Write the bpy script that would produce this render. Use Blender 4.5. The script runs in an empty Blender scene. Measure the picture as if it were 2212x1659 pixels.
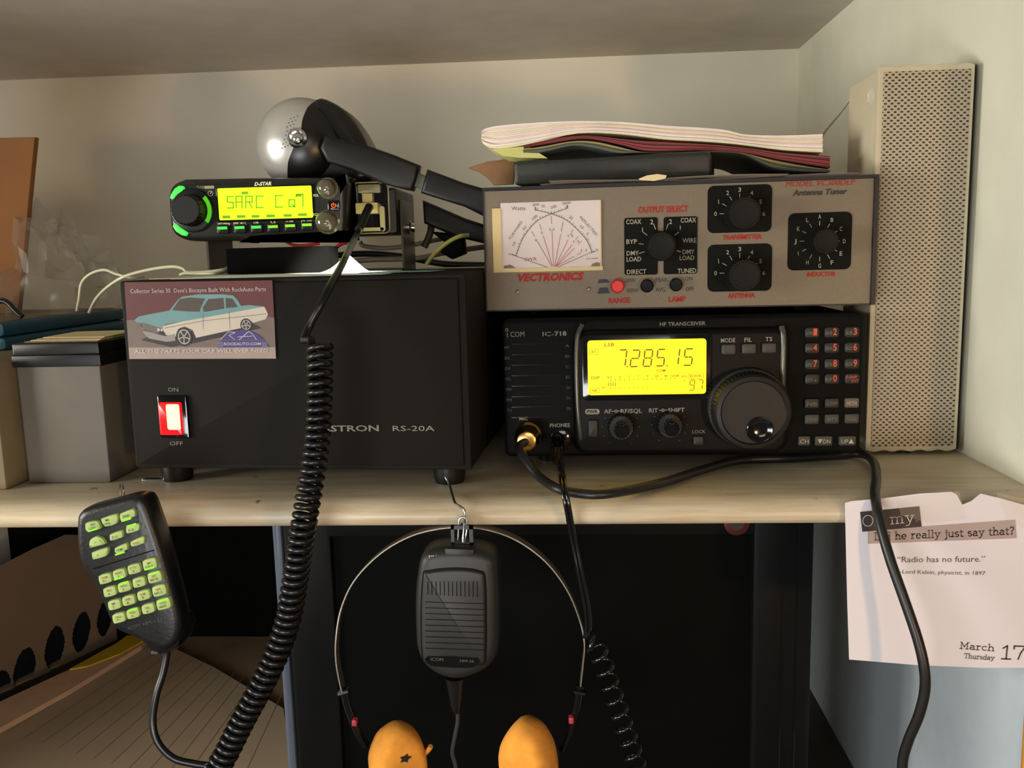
import bpy, bmesh, math, random
from mathutils import Vector, Matrix, noise
random.seed(7)
SC = bpy.context.scene
COL = SC.collection
PI = math.pi

# ------------------------------------------------------------------ camera
IW, IH, FPX = 2212.0, 1659.0, 1900.04
CAM = Vector((0, 0, .14734))
def _basis(p=.14619, y=.06479, r=-.0255):
    cy, sy, cp, sp = math.cos(y), math.sin(y), math.cos(p), math.sin(p)
    f = Vector((-sy*cp, cy*cp, -sp)); ri = Vector((cy, sy, 0)); up = ri.cross(f)
    c, s = math.cos(r), math.sin(r)
    return f, ri*c+up*s, up*c-ri*s
FW, RI, UP = _basis()
cd = bpy.data.cameras.new('camera'); cam = bpy.data.objects.new('camera', cd); COL.objects.link(cam)
cd.sensor_width = 36.0; cd.lens = FPX/IW*36.0; cd.clip_start = .01; cd.clip_end = 50
m = Matrix.Identity(4)
for i, v in enumerate((RI, UP, -FW)):
    for k in range(3): m[k][i] = v[k]
m.translation = CAM
cam.matrix_world = m
SC.camera = cam
SC.view_settings.view_transform = 'Standard'; SC.view_settings.look = 'None'
SC.view_settings.gamma = 1; SC.view_settings.exposure = 0.22
SC.view_settings.use_curve_mapping = False

# ------------------------------------------------------------------ world and lights
wd = bpy.data.worlds.new('room_light'); SC.world = wd; wd.use_nodes = True
bg = wd.node_tree.nodes['Background']; bg.inputs[0].default_value = (1.0, .95, .88, 1); bg.inputs[1].default_value = .085
def lamp(name, kind, loc, target, energy, color, **kw):
    d = bpy.data.lights.new(name, kind); d.energy = energy; d.color = color
    for k, v in kw.items(): setattr(d, k, v)
    o = bpy.data.objects.new(name, d); COL.objects.link(o); o.location = loc
    o.rotation_euler = (Vector(target)-Vector(loc)).to_track_quat('-Z', 'Y').to_euler()
    return o
lamp('window_daylight', 'AREA', (-1.25, .02, .12), (.20, .72, .20), 12.0, (1.0, .965, .86), shape='RECTANGLE', size=.50, size_y=.36)
lamp('front_fill', 'AREA', (-.26, -.12, -.10), (.12, .55, .02), 2.2, (.96, .95, .96), shape='RECTANGLE', size=.30, size_y=.16)  # added low fill beside the camera, brightens shelf edge and page
lamp('room_bulb', 'AREA', (.50, -.45, -.05), (.16, .52, -.04), 2.6, (1.0, .60, .28), shape='DISK', size=.08)
lamp('room_fill', 'AREA', (.15, -.95, .30), (.05, 1.0, .26), 2.4, (1.0, .96, .88), shape='RECTANGLE', size=.6, size_y=.3)
lamp('desk_spot', 'SPOT', (.06, .28, .365), (-.168, .655, .140), 110, (1.0, .96, .80), spot_size=.13, spot_blend=.5, shadow_soft_size=.008)

# ------------------------------------------------------------------ pixel rays (photo frame 2212 x 1659)
def ray(x, y): return FW + RI*((x-IW/2)/FPX) - UP*((y-IH/2)/FPX)
def PY(x, y, Y): d = ray(x, y); return CAM + d*(Y/d.y)
def PZ(x, y, Z): d = ray(x, y); return CAM + d*((Z-CAM.z)/d.z)
def PX(x, y, X): d = ray(x, y); return CAM + d*(X/d.x)

# ------------------------------------------------------------------ materials
def lin(c):
    return tuple(((v/255)/12.92 if v/255 <= .04045 else ((v/255+.055)/1.055)**2.4) for v in c) + (1,)
_M = {}
def mat(name, rgb, rough=.5, metal=0.0, emit=None, es=0.0, var=.06, scale=60, bump=0.0, coat=0.0, spec=.5, trans=0.0, alpha=1.0):
    if name in _M: return _M[name]
    M = bpy.data.materials.new(name); M.use_nodes = True; nt = M.node_tree; b = nt.nodes['Principled BSDF']
    col = lin(rgb)
    tc = nt.nodes.new('ShaderNodeTexCoord'); nz = nt.nodes.new('ShaderNodeTexNoise')
    nz.inputs['Scale'].default_value = scale; nz.inputs['Detail'].default_value = 4
    nt.links.new(tc.outputs['Object'], nz.inputs['Vector'])
    rp = nt.nodes.new('ShaderNodeValToRGB'); rp.color_ramp.elements[0].position = .3; rp.color_ramp.elements[1].position = .7
    rp.color_ramp.elements[0].color = tuple(max(0, v*(1-var)) for v in col[:3])+(1,)
    rp.color_ramp.elements[1].color = tuple(min(1, v*(1+var)) for v in col[:3])+(1,)
    nt.links.new(nz.outputs['Fac'], rp.inputs['Fac']); nt.links.new(rp.outputs['Color'], b.inputs['Base Color'])
    b.inputs['Roughness'].default_value = rough; b.inputs['Metallic'].default_value = metal
    b.inputs['Specular IOR Level'].default_value = spec
    b.inputs['Coat Weight'].default_value = coat
    b.inputs['Transmission Weight'].default_value = trans; b.inputs['Alpha'].default_value = alpha
    if emit: b.inputs['Emission Color'].default_value = lin(emit); b.inputs['Emission Strength'].default_value = es
    if bump:
        bp = nt.nodes.new('ShaderNodeBump'); bp.inputs['Strength'].default_value = bump; bp.inputs['Distance'].default_value = .001
        nt.links.new(nz.outputs['Fac'], bp.inputs['Height']); nt.links.new(bp.outputs['Normal'], b.inputs['Normal'])
    _M[name] = M
    return M
K = dict(
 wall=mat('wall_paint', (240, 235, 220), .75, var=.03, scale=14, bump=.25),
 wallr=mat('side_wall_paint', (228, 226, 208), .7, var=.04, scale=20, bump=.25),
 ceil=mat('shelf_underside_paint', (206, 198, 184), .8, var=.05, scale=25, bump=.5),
 dark=mat('black_plastic', (18, 18, 17), .42, var=.15, scale=200, spec=.35),
 dark2=mat('matte_black_plastic', (11, 11, 10), .65, var=.2, scale=300, bump=.1, spec=.12),
 gloss=mat('gloss_black_plastic', (10, 10, 10), .12, var=.1, coat=.3),
 char=mat('charcoal_vinyl_metal', (24, 22, 20), .7, var=.12, scale=900, bump=.2, spec=.15),
 rubber=mat('black_rubber', (14, 14, 14), .33, var=.1),
 chrome=mat('bright_metal', (215, 215, 215), .18, 1.0, var=.03),
 brass=mat('brass_nickel', (205, 160, 95), .22, 1.0, var=.05),
 champ=mat('champagne_aluminium', (114, 103, 84), .5, .1, var=.05, scale=500, bump=.05),
 red=mat('red_ink', (170, 38, 30), .6, spec=.2), blackink=mat('black_ink', (40, 36, 34), .6),
 white=mat('white_ink', (180, 172, 150), .6), dimwhite=mat('faded_white_ink', (120, 116, 102), .6),
 paper=mat('white_paper', (232, 226, 218), .85, var=.03, scale=30),
)

# ------------------------------------------------------------------ objects
def tag(o, label=None, cat=None, group=None, kind=None):
    if label: o['label'] = label
    if cat: o['category'] = cat
    if group: o['group'] = group
    if kind: o['kind'] = kind
    return o
def thing(name, label, cat, loc, group=None):
    o = bpy.data.objects.new(name, None); COL.objects.link(o); o.location = loc; o.empty_display_size = .01
    return tag(o, label, cat, group)
def root_loc(p):
    l = Vector((0, 0, 0))
    while p is not None: l += Vector(p.location); p = p.parent
    return l

class Fr:
    """a face frame: origin O, u to the right, w up, n out of the face"""
    def __init__(s, O, U=(1, 0, 0), W=(0, 0, 1)):
        s.O = Vector(O); s.U = Vector(U).normalized(); s.N = s.U.cross(Vector(W)).normalized(); s.W = s.N.cross(s.U).normalized()
        if s.W.dot(Vector(W)) < 0: s.W = -s.W
    def __call__(s, u, w, d=0): return s.O + s.U*u + s.W*w + s.N*d
    def px(s, x, y, d=0):
        r = ray(x, y); P = s.O + s.N*d
        t = (P-CAM).dot(s.N)/r.dot(s.N); q = CAM + r*t - s.O
        return (q.dot(s.U), q.dot(s.W))
    def pt(s, x, y, d=0, at=0):
        u, w = s.px(x, y, at); return s(u, w, d)
    def len(s, x, y, npx): 
        a = s.px(x-npx/2, y); b = s.px(x+npx/2, y); return math.hypot(a[0]-b[0], a[1]-b[1])
def yawf(O, a): return Fr(O, (math.cos(a), math.sin(a), 0))

def offset(pts, b):
    n = len(pts); out = []
    A = sum(pts[i][0]*pts[(i+1) % n][1]-pts[(i+1) % n][0]*pts[i][1] for i in range(n))
    sg = 1 if A > 0 else -1
    for i in range(n):
        p0, p1, p2 = pts[i-1], pts[i], pts[(i+1) % n]
        e1 = Vector((p1[0]-p0[0], p1[1]-p0[1])); e2 = Vector((p2[0]-p1[0], p2[1]-p1[1]))
        if e1.length < 1e-9 or e2.length < 1e-9: out.append(p1); continue
        n1 = Vector((-e1.y, e1.x)).normalized()*sg; n2 = Vector((-e2.y, e2.x)).normalized()*sg
        k = n1+n2
        k = n1 if k.length < 1e-6 else k/max(k.length_squared/2, .35)
        out.append((p1[0]+k.x*b, p1[1]+k.y*b))
    return out
def rr(u0, w0, u1, w1, r=0, seg=4):
    if u0 > u1: u0, u1 = u1, u0
    if w0 > w1: w0, w1 = w1, w0
    r = min(r, (u1-u0)/2.001, (w1-w0)/2.001)
    if r <= 0: return [(u0, w0), (u1, w0), (u1, w1), (u0, w1)]
    o = []
    for cx, cy, a in ((u1-r, w0+r, -PI/2), (u1-r, w1-r, 0), (u0+r, w1-r, PI/2), (u0+r, w0+r, PI)):
        for k in range(seg+1): t = a+PI/2*k/seg; o.append((cx+r*math.cos(t), cy+r*math.sin(t)))
    return o
def circ(c, r, n=32, ry=None): return [(c[0]+r*math.cos(2*PI*k/n), c[1]+(ry or r)*math.sin(2*PI*k/n)) for k in range(n)]
def gear(c, r, n=24, dep=.08): 
    o = []
    for k in range(n*4):
        q = r*(1-dep*(1 if k % 4 in (2, 3) else 0)); t = 2*PI*k/(n*4); o.append((c[0]+q*math.cos(t), c[1]+q*math.sin(t)))
    return o
def smooth_closed(pts, n=4):
    o = []; m = len(pts)
    for i in range(m):
        p0, p1, p2, p3 = (Vector(pts[(i+k-1) % m]) for k in range(4))
        for k in range(n):
            t = k/n; q = .5*((2*p1)+(p2-p0)*t+(2*p0-5*p1+4*p2-p3)*t*t+(3*p1-p0-3*p2+p3)*t**3); o.append(tuple(q))
    return o
def spline(pts, n=8):
    P = [Vector(p) for p in pts]
    if len(P) < 3: return P
    P = [2*P[0]-P[1]]+P+[2*P[-1]-P[-2]]; o = []
    for i in range(1, len(P)-2):
        p0, p1, p2, p3 = P[i-1:i+3]
        for k in range(n):
            t = k/n; o.append(.5*((2*p1)+(p2-p0)*t+(2*p0-5*p1+4*p2-p3)*t*t+(3*p1-p0-3*p2+p3)*t**3))
    o.append(P[-2]); return o

_TX = {}
def text_mesh(s, bold=0.0):
    k = (s, bold)
    if k in _TX: return _TX[k]
    c = bpy.data.curves.new('t', 'FONT'); c.body = s; c.resolution_u = 2; c.offset = bold
    o = bpy.data.objects.new('t', c); COL.objects.link(o); bpy.context.view_layer.update()
    me = bpy.data.meshes.new_from_object(o)
    vs = [(v.co.x, v.co.y) for v in me.vertices]; fs = [tuple(p.vertices) for p in me.polygons]
    bpy.data.objects.remove(o); bpy.data.curves.remove(c); bpy.data.meshes.remove(me)
    _TX[k] = (vs, fs); return _TX[k]
CAP = None

class MB:
    def __init__(s): s.bm = bmesh.new(); s.mats = []; s.mi = 0
    def use(s, m):
        if m not in s.mats: s.mats.append(m)
        s.mi = s.mats.index(m); return s
    def face(s, vs):
        try: f = s.bm.faces.new(vs); f.material_index = s.mi; return f
        except ValueError: return None
    def V(s, p): return s.bm.verts.new(p)
    def rings(s, rings, cap0=True, cap1=True, closed=True):
        R = [[s.V(p) for p in r] for r in rings]
        for a, b in zip(R, R[1:]):
            n = len(a)
            for i in range(n if closed else n-1):
                j = (i+1) % n; s.face((a[i], a[j], b[j], b[i]))
        if cap0: s.face(list(reversed(R[0])))
        if cap1: s.face(R[-1])
        return s
    def prism(s, F, pts, d0, d1, bev=0, steps=2, back=0):
        rg = []
        if back: rg.append([F(u, w, d0) for u, w in offset(pts, back)]); rg.append([F(u, w, d0+back) for u, w in pts])
        else: rg.append([F(u, w, d0) for u, w in pts])
        if bev > 0:
            for k in range(steps+1):
                t = PI/2*k/steps; q = offset(pts, bev*(1-math.cos(t))); rg.append([F(u, w, d1-bev+bev*math.sin(t)) for u, w in q])
        else: rg.append([F(u, w, d1) for u, w in pts])
        return s.rings(rg)
    def box(s, F, u0, u1, w0, w1, d0, d1, bev=0): return s.prism(F, rr(u0, w0, u1, w1, bev, 2) if bev else rr(u0, w0, u1, w1), d0, d1, bev, 2, bev)
    def flat(s, F, pts, d=.0003):
        s.face([s.V(F(u, w, d)) for u, w in pts]); return s
    def quadpx(s, F, x0, y0, x1, y1, d=.0003, r=0):
        a = F.px(x0, y1); b = F.px(x1, y0); s.flat(F, rr(a[0], a[1], b[0], b[1], r), d); return s
    def lathe(s, F, c, prof, n=32, cap=True):
        return s.rings([[F(c[0]+r*math.cos(2*PI*k/n), c[1]+r*math.sin(2*PI*k/n), d) for k in range(n)] for r, d in prof], cap, cap)
    def tube(s, pts, r, n=8, taper=None):
        P = [Vector(p) for p in pts]; rg = []; T = (P[1]-P[0]).normalized()
        A = T.orthogonal().normalized()
        for i, p in enumerate(P):
            t = (P[min(i+1, len(P)-1)]-P[max(i-1, 0)])
            if t.length < 1e-9: t = T
            t.normalize(); q = T.rotation_difference(t); A = q @ A; T = t; B = T.cross(A)
            rad = r if taper is None else r*taper(i/(len(P)-1))
            rg.append([p+A*rad*math.cos(2*PI*k/n)+B*rad*math.sin(2*PI*k/n) for k in range(n)])
        return s.rings(rg)
    def line(s, F, pts, th, d=.0004, closed=False):
        P = [Vector(p) for p in pts]
        if closed: P.append(P[0])
        for a, b in zip(P, P[1:]):
            t = b-a
            if t.length < 1e-9: continue
            t.normalize(); nn = Vector((-t.y, t.x))*th/2; e = t*th*.35
            s.flat(F, [tuple(a-e-nn), tuple(b+e-nn), tuple(b+e+nn), tuple(a-e+nn)], d)
        return s
    def linepx(s, F, pts, thpx, d=.0004, at=0):
        q = [F.px(x, y, at) for x, y in pts]; return s.line(F, q, F.len(pts[0][0], pts[0][1], thpx), d)
    def text(s, F, t, p0, p1, h, d=.0004, it=0.0, bold=0.0, at=0, local=False):
        global CAP
        if CAP is None: CAP = max(v[1] for v in text_mesh('H')[0])
        vs, fs = text_mesh(t, bold)
        if not vs: return s
        x0 = min(v[0] for v in vs); x1 = max(v[0] for v in vs)
        a = Vector(p0) if local else Vector(F.px(*p0, at)); b = Vector(p1) if local else Vector(F.px(*p1, at))
        hh = h if local else F.len(p0[0], p0[1], h)
        e = (b-a); L = e.length; e.normalize(); nn = Vector((-e.y, e.x))
        L0 = L - it*hh
        V = []
        for x, y in vs:
            q = a + e*((x-x0)/(x1-x0)*L0 + it*hh*y/CAP) + nn*(hh*y/CAP); V.append(s.V(F(q.x, q.y, d)))
        for f in fs: s.face([V[i] for i in f])
        return s
    def grid(s, fn, nu, nv):
        R = [[s.V(fn(i/nu, j/nv)) for i in range(nu+1)] for j in range(nv+1)]
        for j in range(nv):
            for i in range(nu): s.face((R[j][i], R[j][i+1], R[j+1][i+1], R[j+1][i]))
        return s
    def build(s, name, m=None, parent=None, smooth=40, label=None, solid=0):
        if m is not None:
            if not s.mats: s.mats = [m]
        if solid:
            g = bmesh.ops.solidify(s.bm, geom=s.bm.faces[:], thickness=solid)
        else: bmesh.ops.recalc_face_normals(s.bm, faces=s.bm.faces[:])
        me = bpy.data.meshes.new(name); s.bm.to_mesh(me); s.bm.free()
        for x in s.mats: me.materials.append(x)
        o = bpy.data.objects.new(name, me); COL.objects.link(o)
        if parent is not None:
            o.parent = parent; me.transform(Matrix.Translation(-root_loc(parent)))
        else:
            # own origin at the base of the thing
            bb = [Vector(v.co) for v in me.vertices]
            c = Vector(((min(v.x for v in bb)+max(v.x for v in bb))/2, (min(v.y for v in bb)+max(v.y for v in bb))/2, min(v.z for v in bb)))
            me.transform(Matrix.Translation(-c)); o.location = c
        if smooth:
            for p in me.polygons: p.use_smooth = len(p.vertices) <= 4
            me.set_sharp_from_angle(angle=math.radians(smooth))
        if label: o['label'] = label
        return o
Z0 = Fr((0, 0, 0), (1, 0, 0), (0, 1, 0))      # horizontal frame: u = x, w = y, d = z
Z0.N = Vector((0, 0, 1))

# ================================================================== THE ROOM
XWL = .2745
XW, YB, ZC, YF = .2778, 1.104, .379, .530
XL = -.76
def struct(name, mb, m): return tag(mb.build(name, m), kind='structure')
struct('wall_back', MB().box(Z0, XL, XW+.02, YB, YB+.02, -.01, ZC+.02), K['wall'])
struct('wall_right', MB().box(Z0, XW, XW+.02, .519, YB, -.019, ZC+.02), K['wallr'])
struct('wall_right_lower', MB().box(Z0, XWL, XW+.02, .519, YB, -.60, -.019), mat('cool_light_wall_tint', (204, 216, 222), .7, var=.03))  # pale blue in the colour stands in for cool light on this wall
struct('wall_left', MB().box(Z0, XL-.02, XL, .5, YB+.02, -.60, ZC+.02), K['wall'])
struct('wall_back_lower', MB().box(Z0, XL, XW+.02, YB, YB+.02, -.60, -.012), mat('painted_shade_wall', (10, 9, 8), .9, spec=.1))  # near-black colour puts the deep shade under the shelf into this wall
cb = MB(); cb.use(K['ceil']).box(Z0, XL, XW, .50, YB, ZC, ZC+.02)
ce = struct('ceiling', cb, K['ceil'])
fk = MB(); p = PZ(772, 66, ZC)
pf = Fr(p, (1, 0, 0), (0, 1, 0))
fk.grid(lambda a, b: Vector((p.x-.011+.024*a, p.y-.006+.012*b*(1-.4*a), ZC-.0003-.007*a*a*b+.001*math.sin(9*a+5*b))), 8, 4)
o = fk.build('paint_flake', mat('white_flake', (240, 236, 220), .7), ce, solid=.0006); o.location = -Vector(ce.location); o['label'] = 'curling flake of white paint'
p2 = PZ(1545, 3, ZC)
# wooden trim on the front end of the right wall, below the shelf
struct('trim_1', MB().box(Z0, XWL-.001, XW+.021, .5155, .519, -.60, -.024, .001), mat('varnished_wood_strip', (214, 150, 62), .45, var=.2, scale=30))
struct('trim_2', MB().box(Z0, XW-.001, XW+.021, .5155, .519, -.0, ZC+.02, .001), mat('cream_trim_paint', (226, 218, 190), .5, var=.04))

# ---- the shelf everything stands on, nosed front edge
SH = thing('shelf', 'cream painted wooden shelf with a rounded, yellowed front edge carrying all the radios', 'shelf', (-.3, .8, -.019))
prof = [(YB, 0), (.56, 0), (YF, -.0005), (.524, -.0022), (.519, -.005), (.5165, -.009), (.5165, -.0125), (.519, -.016), (.524, -.0178), (.535, -.0185), (YB, -.0185)]
SM = bpy.data.materials.new('aged_cream_paint'); SM.use_nodes = True
nt = SM.node_tree; b = nt.nodes['Principled BSDF']; b.inputs['Roughness'].default_value = .38
tc = nt.nodes.new('ShaderNodeTexCoord'); mp = nt.nodes.new('ShaderNodeMapping'); mp.inputs['Scale'].default_value = (6, 60, 90)
n1 = nt.nodes.new('ShaderNodeTexNoise'); n1.inputs['Scale'].default_value = 2.2; n1.inputs['Detail'].default_value = 8; n1.inputs['Roughness'].default_value = .65
r1 = nt.nodes.new('ShaderNodeValToRGB')
r1.color_ramp.elements[0].position = .30; r1.color_ramp.elements[0].color = lin((186, 166, 130))
r1.color_ramp.elements[1].position = .62; r1.color_ramp.elements[1].color = lin((206, 194, 168))
n2 = nt.nodes.new('ShaderNodeTexNoise'); n2.inputs['Scale'].default_value = 90; n2.inputs['Detail'].default_value = 3
r2 = nt.nodes.new('ShaderNodeValToRGB'); r2.color_ramp.elements[0].position = .22; r2.color_ramp.elements[0].color = (.12, .08, .05, 1); r2.color_ramp.elements[1].position = .29; r2.color_ramp.elements[1].color = (1, 1, 1, 1)
mx = nt.nodes.new('ShaderNodeMixRGB'); mx.blend_type = 'MULTIPLY'; mx.inputs[0].default_value = .8
nt.links.new(tc.outputs['Object'], mp.inputs['Vector']); nt.links.new(mp.outputs[0], n1.inputs['Vector']); nt.links.new(n1.outputs['Fac'], r1.inputs['Fac'])
nt.links.new(tc.outputs['Object'], n2.inputs['Vector']); nt.links.new(n2.outputs['Fac'], r2.inputs['Fac'])
nt.links.new(r1.outputs['Color'], mx.inputs[1]); nt.links.new(r2.outputs['Color'], mx.inputs[2]); nt.links.new(mx.outputs[0], b.inputs['Base Color'])
bp = nt.nodes.new('ShaderNodeBump'); bp.inputs['Strength'].default_value = .3; bp.inputs['Distance'].default_value = .001
nt.links.new(n1.outputs['Fac'], bp.inputs['Height']); nt.links.new(bp.outputs['Normal'], b.inputs['Normal'])
MB().rings([[Vector((x, y, z)) for y, z in prof] for x in (XL, -.5, -.2, 0, .15, XW)]).build('board', SM, SH, smooth=50)

# ================================================================== POWER SUPPLY
PS = yawf((-.29109, .55826, .01165), -.06423)
ps = thing('power_supply', 'charcoal metal power supply with a lit red rocker switch', 'power supply', (-.18, .68, 0))
PW, PH, PD = .229, .125, .266
MB().box(PS, 0, PW, 0, PH, -PD, -.001, .002).build('housing', K['char'], ps)
m = MB(); m.prism(PS, rr(.0045, .0035, PW-.0045, PH-.003, .001), -.002, .0012, .0008)
m.build('front_panel', mat('dark_grey_panel', (22, 20, 17), .7, var=.1, scale=700, bump=.1, spec=.12), ps)
a = PS.px(352, 945); b_ = PS.px(407, 853)
MB().prism(PS, rr(a[0], a[1], b_[0], b_[1], .001), 0, .0035, .0008).build('rocker_switch', K['gloss'], ps)
sw = bpy.data.objects['rocker_switch']
a = PS.px(356, 936); b_ = PS.px(397, 867)
red = mat('red_lit_lens', (200, 8, 8), .25, emit=(255, 14, 20), es=1.6, var=.0)
hot = mat('neon_glow_core', (255, 120, 70), .3, emit=(255, 190, 120), es=3.2, var=.0)
m = MB(); m.use(red).prism(PS, rr(a[0], a[1], b_[0], b_[1], .001), .0035, .0062, .001)
a = PS.px(363, 928, .006); b_ = PS.px(387, 873, .006); m.use(hot).flat(PS, rr(a[0], a[1], b_[0], b_[1], .0015), .0064)
m.build('lens', None, sw, label='glowing red lens')
m = MB(); m.use(K['dimwhite'])
m.text(PS, 'ON', (366, 845), (388, 845), 8, .0016); m.text(PS, 'OFF', (370, 961), (398, 961), 8, .0016)
m.text(PS, 'ASTRON', (693, 931), (820, 930), 12, .0016, bold=.02); m.text(PS, 'RS-20A', (850, 930), (940, 930), 11, .0016)
m.build('lettering', None, ps)
for i, (u, d) in enumerate(((.0205, -.018), (PW-.018, -.018), (.02, -PD+.02), (PW-.02, -PD+.02))):
    q = PS(u, 0, d)
    MB().lathe(Z0, (q.x, q.y), [(.0095, .0), (.0105, .004), (.0112, .0118)], 20).build('foot', K['rubber'], ps)
PSZ = .01165+PH
mats_card = dict(redbg=mat('photo_red_wall', (80, 21, 18), .55), road=mat('photo_grey_road', (99, 84, 77), .55), teal=mat('photo_teal_paint', (92, 132, 134), .5),
 cream=mat('photo_cream_paint', (181, 171, 156), .5), glass=mat('photo_car_window', (60, 50, 43), .5), blk=mat('photo_black', (25, 20, 18), .5), purple=mat('photo_purple_logo', (52, 40, 109), .5),
 bot=mat('photo_pale_band', (144, 127, 117), .5), wh=mat('photo_white_print', (172, 163, 159), .5), grey=mat('photo_chrome_print', (134, 126, 122), .5))
# ---- photo card taped on the power supply
CF = yawf(PS(0, 0, .0016), -.06423)
def c(x, y): return CF.px(240+x/5.821, 590+y/5.821)
m = MB()
m.use(mats_card['redbg']).prism(CF, [c(235, 1080), c(2080, 1075), c(2030, 90), c(170, 115)], 0, .0005)
def cpoly(M, pts, lv): m.use(mats_card[M]).flat(CF, [c(*q) for q in pts], .0005+lv*.00004)
cpoly('road', [(235, 1078), (2078, 1073), (2056, 560), (1950, 540), (200, 590)], 1)
cpoly('bot', [(235, 1078), (2078, 1073), (2070, 930), (226, 935)], 2)
cpoly('blk', [(380, 840), (760, 930), (1050, 880), (1900, 690), (1800, 630), (1100, 720), (560, 760)], 2)
cpoly('cream', [(660, 665), (1000, 585), (1500, 495), (1930, 420), (1958, 470), (1978, 520), (1945, 580), (1790, 625), (1750, 590), (1660, 600), (1640, 690), (1400, 740), (1075, 812), (1030, 710), (930, 670), (850, 700), (815, 800), (690, 775), (640, 720)], 4)
cpoly('teal', [(300, 590), (350, 545), (520, 510), (740, 470), (850, 330), (900, 295), (1100, 268), (1400, 265), (1540, 280), (1600, 340), (1640, 410), (1750, 400), (1930, 420), (1500, 500), (1000, 590), (690, 640), (640, 690), (420, 625), (330, 620)], 5)
cpoly('glass', [(775, 465), (870, 325), (1000, 305), (1190, 320), (1140, 420), (1120, 485), (950, 480)], 6)
cpoly('glass', [(1165, 480), (1160, 430), (1230, 325), (1420, 310), (1430, 445), (1200, 485)], 6)
cpoly('glass', [(1450, 440), (1445, 312), (1530, 318), (1600, 425)], 6)
cpoly('grey', [(400, 735), (420, 725), (690, 790), (810, 762), (815, 850), (700, 862), (480, 820)], 6)
cpoly('blk', [(370, 640), (640, 700), (700, 770), (420, 715)], 6)
for k in range(5): m.use(mats_card['grey']); m.line(CF, [c(400, 645+k*13), c(600, 692+k*13)], .0003, .0005+.00032)
for q, r_ in ((( 605, 710), 22), ((645, 713), 18)): m.use(mats_card['wh']); m.flat(CF, circ(c(*q), r_/5.821/1900*.56, 10), .0005+.0004)
for (cx, cy), (rx, ry) in (((925, 800), (108, 125)), ((1705, 650), (78, 82))):
    for M, s_, lv in (('blk', 1.0, 7), ('wh', .76, 8), ('blk', .66, 9), ('wh', .18, 10)):
        m.use(mats_card[M]); q = c(cx, cy); m.flat(CF, circ(q, rx*s_/5.821/1900*.56, 20, ry*s_/5.821/1900*.56), .0005+lv*.00004)
    m.use(mats_card['wh'])
    for k in range(5):
        t = 2*PI*k/5+.3; m.line(CF, [c(cx, cy), c(cx+rx*.7*math.cos(t), cy+ry*.7*math.sin(t))], .0006, .0005+.0004)
m.use(mats_card['blk']); m.line(CF, [c(680, 690), c(1160, 600), c(1960, 510)], .00025, .00075); m.line(CF, [c(1165, 500), c(1165, 700)], .0002, .00075); m.line(CF, [c(1490, 480), c(1500, 700)], .0002, .00075)
cpoly('purple', [(1375, 840), (1430, 770), (1520, 725), (1640, 712), (1760, 725), (1860, 770), (1935, 838)], 11)
cpoly('purple', [(1370, 850), (1940, 848), (1995, 930), (1340, 935)], 11)
m.use(mats_card['wh'])
m.line(CF, [c(1380, 840), c(1480, 735), c(1570, 745), (c(1490, 780)), c(1560, 830)], .0004, .00102)
m.line(CF, [c(1620, 835), c(1740, 730), c(1790, 770), c(1835, 835)], .0005, .00102); m.line(CF, [c(1600, 800), c(1780, 790)], .0004, .00102)
for k in range(4): m.line(CF, [c(1352, 868+k*18), c(1415, 868+k*18)], .00018, .00102); m.line(CF, [c(1905, 866+k*18), c(1975, 866+k*18)], .00018, .00102)
def ct(s, x0, y0, x1, y1, h, it=0, bold=0, lv=.00104): m.text(CF, s, c(x0, y0), c(x1, y1), h/5.821/1900*.56, lv, it, bold, local=True)
ct('ROCKAUTO.COM', 1425, 905, 1895, 903, 34, .15, .02)
ct("Collector Series 30  Dave's Biscayne Built With RockAuto Parts", 255, 252, 1955, 225, 52)
ct('ALL THE PARTS YOUR CAR WILL EVER NEED', 300, 1002, 1990, 990, 44, .25, .02)
tag(m.build('photo_card', None, None, smooth=0), 'printed car photo card stuck on the front of the charcoal power supply', 'card')

# ================================================================== TRANSCEIVER
TX = yawf((-.04461, .59446, .00835), -.01023)
tx = thing('transceiver', 'black radio transceiver with amber lit display, below the beige antenna tuner', 'radio', (.075, .71, 0))
TW, TH, TD = .240, .095, .238
MB().box(TX, .001, TW-.001, .001, TH-.001, -TD, -.012, .002).build('housing', K['dark2'], tx)
MB().prism(TX, rr(0, 0, TW, TH, .004), -.016, 0, .003, 3).build('front_panel', K['dark2'], tx)
for u, d in ((.03, -.03), (TW-.03, -.03), (.03, -TD+.03), (TW-.03, -TD+.03)):
    q = TX(u, 0, d); MB().lathe(Z0, (q.x, q.y), [(.008, 0), (.009, .0085)], 18).build('foot', K['rubber'], tx)
# raised centre block round display and dial
CB = .007
a = TX.px(1240, 980, 0); b_ = TX.px(1703, 702, 0)
MB().prism(TX, rr(a[0], a[1], b_[0], b_[1]-.001, .010, 6), -.002, CB, .0045, 4).build('centre_bezel', mat('satin_black_bezel', (11, 11, 10), .5, var=.1, spec=.15), tx)
T2 = Fr(TX(0, 0, CB), TX.U)      # plane of the raised block
q = [T2.px(1264, 860), T2.px(1531, 852), T2.px(1529, 724), T2.px(1262, 733)]
D = [T2.px(1271, 855), T2.px(1526, 848), T2.px(1524, 729), T2.px(1268, 737)]
u0 = (D[0][0]+D[3][0])/2; u1 = (D[1][0]+D[2][0])/2; w0 = (D[0][1]+D[1][1])/2; w1 = (D[2][1]+D[3][1])/2
MB().prism(T2, rr(u0-.004, w0-.004, u1+.004, w1+.004, .004), -.001, .0008, .0008).build('display_surround', K['gloss'], tx)
amber = mat('amber_backlight', (255, 200, 0), .4, emit=(255, 222, 2), es=.85, var=0)
nt = amber.node_tree
m = MB(); m.use(amber).prism(T2, rr(u0, w0, u1, w1, .0022), 0, .0012, 0)
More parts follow.
